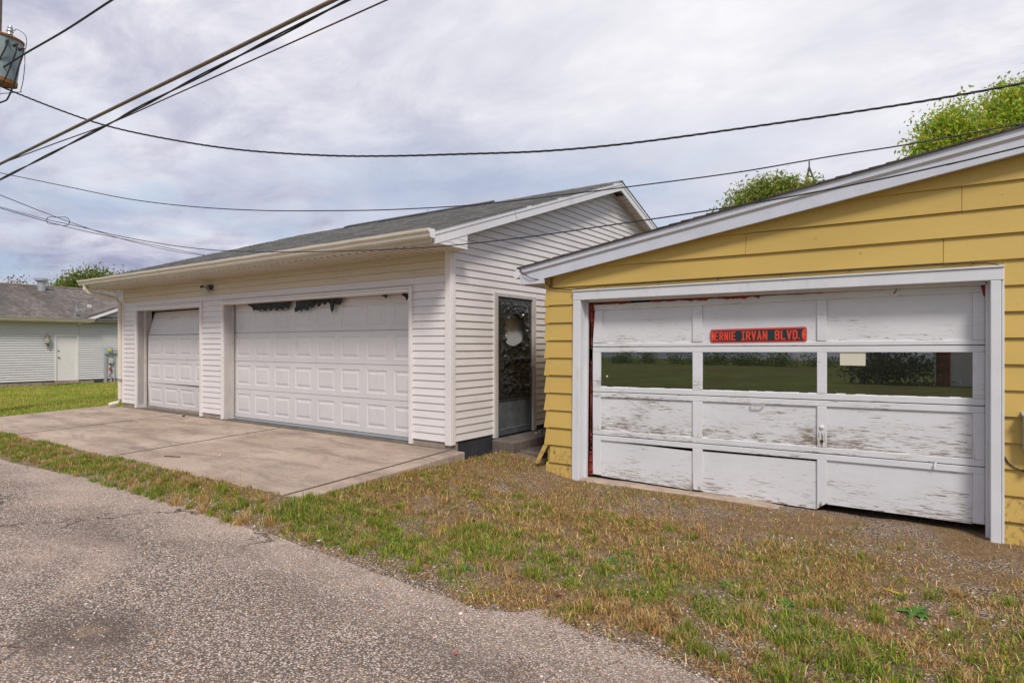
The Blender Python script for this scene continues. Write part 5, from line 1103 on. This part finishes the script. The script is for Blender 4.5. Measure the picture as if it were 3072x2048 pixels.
# tufts
tuf = [(-.342, 3.45, 1), (-1.40, 4.52, .6), (-1.37, 3.30, 1), (-3.73, 3.32, .9), (-2.34, 4.58, .7), (-5.6, 3.13, 1), (-6.39, 3.11, .9), (-3.1, 3.5, .9), (-2.6, 3.8, .9), (-2.3, 3.55, 1), (-1.9, 3.9, .8), (-.9, 3.75, .8), (-3.2, 4.2, .7), (-7.1, 3.4, .8), (-8.3, 3.35, .9), (-.1, 3.25, .9), (.15, 3.6, .8), (-4.1, 3.7, .7), (-1.0, 3.15, .8)]
for k in range(430):
    a = random.uniform(-14, 1.4); b = (random.uniform(3.05, 4.3) if random.random() < .75 else random.uniform(4.3, 5.6)) if a > -5 else random.uniform(2.95, 3.42); tuf.append((a, b, random.uniform(.35, .8)))
for a, b, s_ in tuf:
    m = int(130*s_); r_ = np.abs(rng.normal(size=m))*.060*s_+.004; th_ = rng.random(m)*6.283; gcol = random.random()
    cc = (GREEN[rng.integers(0, 3, m)] if gcol < .72 else DRY[rng.integers(0, 3, m)])*(.8+.5*rng.random(m))[:, None]
    cc = np.where((rng.random(m) < .2)[:, None], DRY[rng.integers(0, 3, m)], cc)
    parts.append(blades(a+r_*np.cos(th_), b+r_*np.sin(th_), (.05+.075*rng.random(m))*(.5+.5*s_), .0048*(.7+.6*rng.random(m)), np.abs(rng.normal(size=m))*.6+.15, cc))
n = 520; p = rng.uniform(-8, 1.3, n); q = edge_q(p)-np.abs(rng.normal(size=n))*.55; ok = q > .3; p, q = p[ok], q[ok]; n = len(p)
parts.append(blades(p, q, .02+.05*rng.random(n), np.full(n, .004), np.full(n, 1.5), DRY[rng.integers(0, 5, n)], .016))
def join(parts):
    V = []; T = []; K = []; C_ = []; b = 0
    for v, t, k, c in parts: V.append(v); T.append(t+b); K.append(k+b); C_.append(c); b += len(v)
    return np.concatenate(V), np.concatenate(T), np.concatenate(K), np.concatenate(C_)
V, T, K, C_ = join(parts)
tag(link('verge_grass', np_mesh('verge_grass', V, T, M['blade'], C_, quads=K), (0, 0, 0)), 'patchy dry grass on the verge between alley and garages', 'grass', kind='stuff')
n = 150000; p = -15.75-16*rng.random(n)**1.25; q = rng.uniform(2.9, 15, n); ok = ~((p > -16.2) & (q > 6.0) & (p > -15.2)) ; 
ok &= ~((p > -15.9) & (q < 3.0)); p, q = p[ok], q[ok]; n = len(p); d = np.hypot(p, q)
gr = sm(fbm(p*.8, q*.8, 71), .3, .65); isg = rng.random(n) < .38+.5*gr
cols = np.where(isg[:, None], np.array([(.20, .34, .035), (.32, .43, .05), (.48, .50, .06), (.15, .26, .03)])[rng.integers(0, 4, n)], np.array([(.62, .48, .12), (.50, .34, .10), (.66, .55, .16)])[rng.integers(0, 3, n)])*(.75+.5*rng.random(n))[:, None]
V, T, K, C_ = blades(p, q, (.035+.045*rng.random(n)), .007*d/16*(.7+.6*rng.random(n)), np.abs(rng.normal(size=n))*.6, cols)
tag(link('lawn_grass', np_mesh('lawn_grass', V, T, M['blade'], C_, quads=K), (0, 0, 0)), 'mown green lawn between the apron and the far house', 'grass', kind='stuff')
# loose stones
def stones(p, q, z, r, cols):
    n = len(p); O = np.array([(1, 0, 0), (0, 1, 0), (-1, 0, 0), (0, -1, 0), (0, 0, 1), (0, 0, -1)], float); F = np.array([(0, 1, 4), (1, 2, 4), (2, 3, 4), (3, 0, 4), (1, 0, 5), (2, 1, 5), (3, 2, 5), (0, 3, 5)])
    a = rng.random(n)*6.28; s_ = np.stack([r*(.7+.7*rng.random(n)), r*(.7+.7*rng.random(n)), r*(.4+.4*rng.random(n))], 1)
    v = O[None]*s_[:, None]*(.75+.5*rng.random((n, 6, 1))); ca, sa = np.cos(a)[:, None], np.sin(a)[:, None]
    x = v[..., 0]*ca-v[..., 1]*sa; y = v[..., 0]*sa+v[..., 1]*ca; v = np.stack([x, y, v[..., 2]], 2)+np.stack([p, q, z], 1)[:, None]
    T = (F[None]+(np.arange(n)*6)[:, None, None]).reshape(-1, 3); return v.reshape(-1, 3), T, np.repeat(cols, 6, 0)
STC = np.array([(.48, .41, .365), (.58, .52, .47), (.38, .325, .29), (.27, .23, .21), (.50, .35, .22), (.72, .67, .62), (.42, .37, .35), (.54, .465, .42), (.42, .25, .15)])
n = 130000; p = rng.uniform(-9, 1.2, n); q = -.2+3.3*rng.random(n)**.75; vis = (-.572*p+.82*q > 2.2) & (q < edge_q(p)+.03)
keep = vis & (rng.random(n) < np.clip(6./(p*p+q*q), .12, 1)); p, q = p[keep], q[keep]
z = -.2+(fbm(p*.7, q*.7, 21)-.5)*.03*(1-sm((q+1.6)/(edge_q(p)+1.6), .9, 1)); cc = STC[rng.integers(0, 9, len(p))]*(.7+.5*rng.random(len(p)))[:, None]
patch = .55+.45*sm(fbm(p*1.1, q*1.6, 88), .3, .55); cc = cc*patch[:, None]
S1 = stones(p, q, z+.0005, .0035+.0045*rng.random(len(p))**2, cc*np.array([1.12, 1.04, .98]))
n = 60000; p = rng.uniform(-9, 1.6, n); q = rng.uniform(2.7, 6.7, n); m = sm(fbm(p*1.4+2, q*1.4, 91), .42, .62)*(.25+.75*sm(p, -2.5, -.3))+1.6*np.exp(-((q-edge_q(p)-.03)/.12)**2)
ok = (rng.random(n) < m*.62) & ~in_apron(p, q) & (p > -9); p, q = p[ok], q[ok]
S2 = stones(p, q, ground_z(p, q)+.002, .004+.009*rng.random(len(p))**3, STC[rng.integers(0, 9, len(p))]*(.75+.5*rng.random(len(p)))[:, None])
V = np.concatenate([S1[0], S2[0]]); T = np.concatenate([S1[1], S2[1]+len(S1[0])]); C_ = np.concatenate([S1[2], S2[2]])
tag(link('loose_gravel', np_mesh('loose_gravel', V, T, M['stone'], C_), (0, 0, 0)), 'loose gravel stones on the alley and verge', 'gravel', kind='stuff')
# weeds: rosettes of toothed leaves
WM = simple('weed_leaf', (.07, .17, .025), .5, .35, var=.3, scale=30)
def weed(x, y, n, size, label):
    z = float(ground_z(x, y)); t = thing('weed_plant', (x, y, z), label, 'weed', 'leafy weeds in the verge')
    for k in range(n):
        a = 2*math.pi*k/n+random.uniform(-.3, .3); L = size*random.uniform(.6, 1.1); wd = L*.16; d = Vector((math.cos(a), math.sin(a), 0)); s_ = Vector((-d.y, d.x, 0)); el = random.uniform(.15, .55); mb = MB(); m = 6; vs = []; fs = []
        for i in range(m+1):
            t_ = i/m; c = Vector((x, y, z+.004))+d*L*t_+Vector((0, 0, L*(el*t_-el*.9*t_*t_))); ww = wd*math.sin(math.pi*min(1, .12+t_*.88))*(1.15 if i % 2 else .65); vs += [c+s_*ww+Vector((0, 0, ww*.3)), c, c-s_*ww+Vector((0, 0, ww*.3))]
        for i in range(m): fs += [(3*i, 3*i+1, 3*i+4, 3*i+3), (3*i+1, 3*i+2, 3*i+5, 3*i+4)]
        mb.add(vs, fs).build('leaf', WM, t, recalc=False)
weed(-.073, 4.50, 11, .13, 'large toothed green weed at the lower right beside the yellow stick'); weed(-.738, 4.10, 9, .11, 'bright green weed rosette in the lower right grass'); weed(-1.95, 4.45, 9, .10, 'green weed rosette below the middle of the peeling door')
weed(-2.0, 4.15, 8, .10, 'dark leafy weed in the bare patch below the left door window'); weed(-2.75, 3.35, 8, .10, 'leafy weed in the grassy alley edge below the yellow corner'); weed(-1.15, 4.25, 7, .09, 'small leafy weed left of the bright green rosette')
weed(-4.95, 6.35, 7, .10, 'weed growing against the black foundation by the steps')
# small litter
tag(MB().tube([(-.26, 4.80, -.262), (-.21, 4.77, -.256), (-.15, 4.75, -.258)], .0065, 6).build('yellow_stick', M['yellowpl'], None), 'short bright yellow stick lying on the gravelly dirt', 'stick')
def pebble(name, x, y, r, m, label, cat, z=None):
    z = float(ground_z(x, y)) if z is None else z; bm = bmesh.new(); bmesh.ops.create_icosphere(bm, subdivisions=2, radius=r)
    for v in bm.verts: v.co *= random.uniform(.85, 1.1); v.co.z *= .6
    me = bpy.data.meshes.new(name); bm.to_mesh(me); bm.free(); me.materials.append(m); return tag(link(name, me, (x, y, z+r*.35)), label, cat)
pebble('pebble', -2.013, 2.38, .012, M['redstone'], 'reddish round pebble lying on the alley', 'pebble', -.2); pebble('pebble', .081, 4.32, .018, M['white'], 'pale stone below the large weed at lower right', 'pebble'); pebble('pebble', -7.783, 4.332, .014, M['white'], 'tiny white stone lying on the concrete apron', 'pebble', az(4.33)); pebble('dirt_clod', -12.1, 6.0, .03, M['bronze'], 'dark dirt clod on the apron before the siding between the doors', 'dirt clod', az(6.0)); pebble('pebble', -2.29, 2.75, .013, M['white'], 'flat pale stone on the alley near the grass edge', 'pebble', -.2); pebble('pebble', -.17, 4.34, .016, simple('pink_petal', (.6, .2, .22), .6), 'pinkish pebble left of the large weed', 'pebble')
tag(MB().tube([(-8.38, 3.90, az(3.9)+.006), (-8.25, 3.94, az(3.94)+.01), (-8.13, 3.99, az(3.99)+.005)], .007, 5).build('twig', M['bark'], None), 'brown twig lying on the concrete apron', 'twig')
tag(MB().tube([(-6.05, 3.60, -.12), (-6.05, 3.60, -.0), (-6.055, 3.60, .055)], [.004, .003, .002], 5).build('dry_stalk', M['straw'], None), 'single dry stalk standing at the edge of the apron', 'stalk')
tag(MB().tube(spline([(-1.98, 3.72, -.17), (-1.96, 3.60, -.215), (-1.93, 3.45, -.225), (-1.80, 3.36, -.225)], 5), .004, 5).build('dry_stalk', M['straw'], None), 'long curved straw stalk lying in the grass near the alley', 'stalk')
lf = None
for x, y in ((-1.254, 3.83), (-1.26, 3.5), (.04, 4.17), (.19, 4.98), (-.51, 3.34), (-1.97, 3.34), (-2.39, 3.40), (-1.22, 3.42), (-3.5, 4.4), (-2.9, 5.1)):
    z = float(ground_z(x, y))+.012
    if lf is None:
        lf = MB().grid(lambda u, v: (x+(u-.5)*.05, y+(v-.5)*.034*math.sin(math.pi*min(.96, u+.06)), z+.012*(u-.5)**2*4+.010*abs(v-.5)), 6, 4).build('fallen_leaf', M['leafbrown'], None, recalc=False); o = lf
    else: o = dup(lf, (x, y, z)); o.rotation_euler = (random.uniform(-.4, .4), random.uniform(-.4, .4), random.uniform(0, 6))
    tag(o, 'small curled brown fallen leaf lying in the dry grass', 'leaf', 'fallen brown leaves')
tag(MB().prism([(-4.08, 3.08, -.185), (-4.04, 3.10, -.175), (-4.03, 3.06, -.18)], (0, 0, .003)).build('paper_scrap', M['white'], None), 'tiny white paper scrap at the grass edge', 'litter')
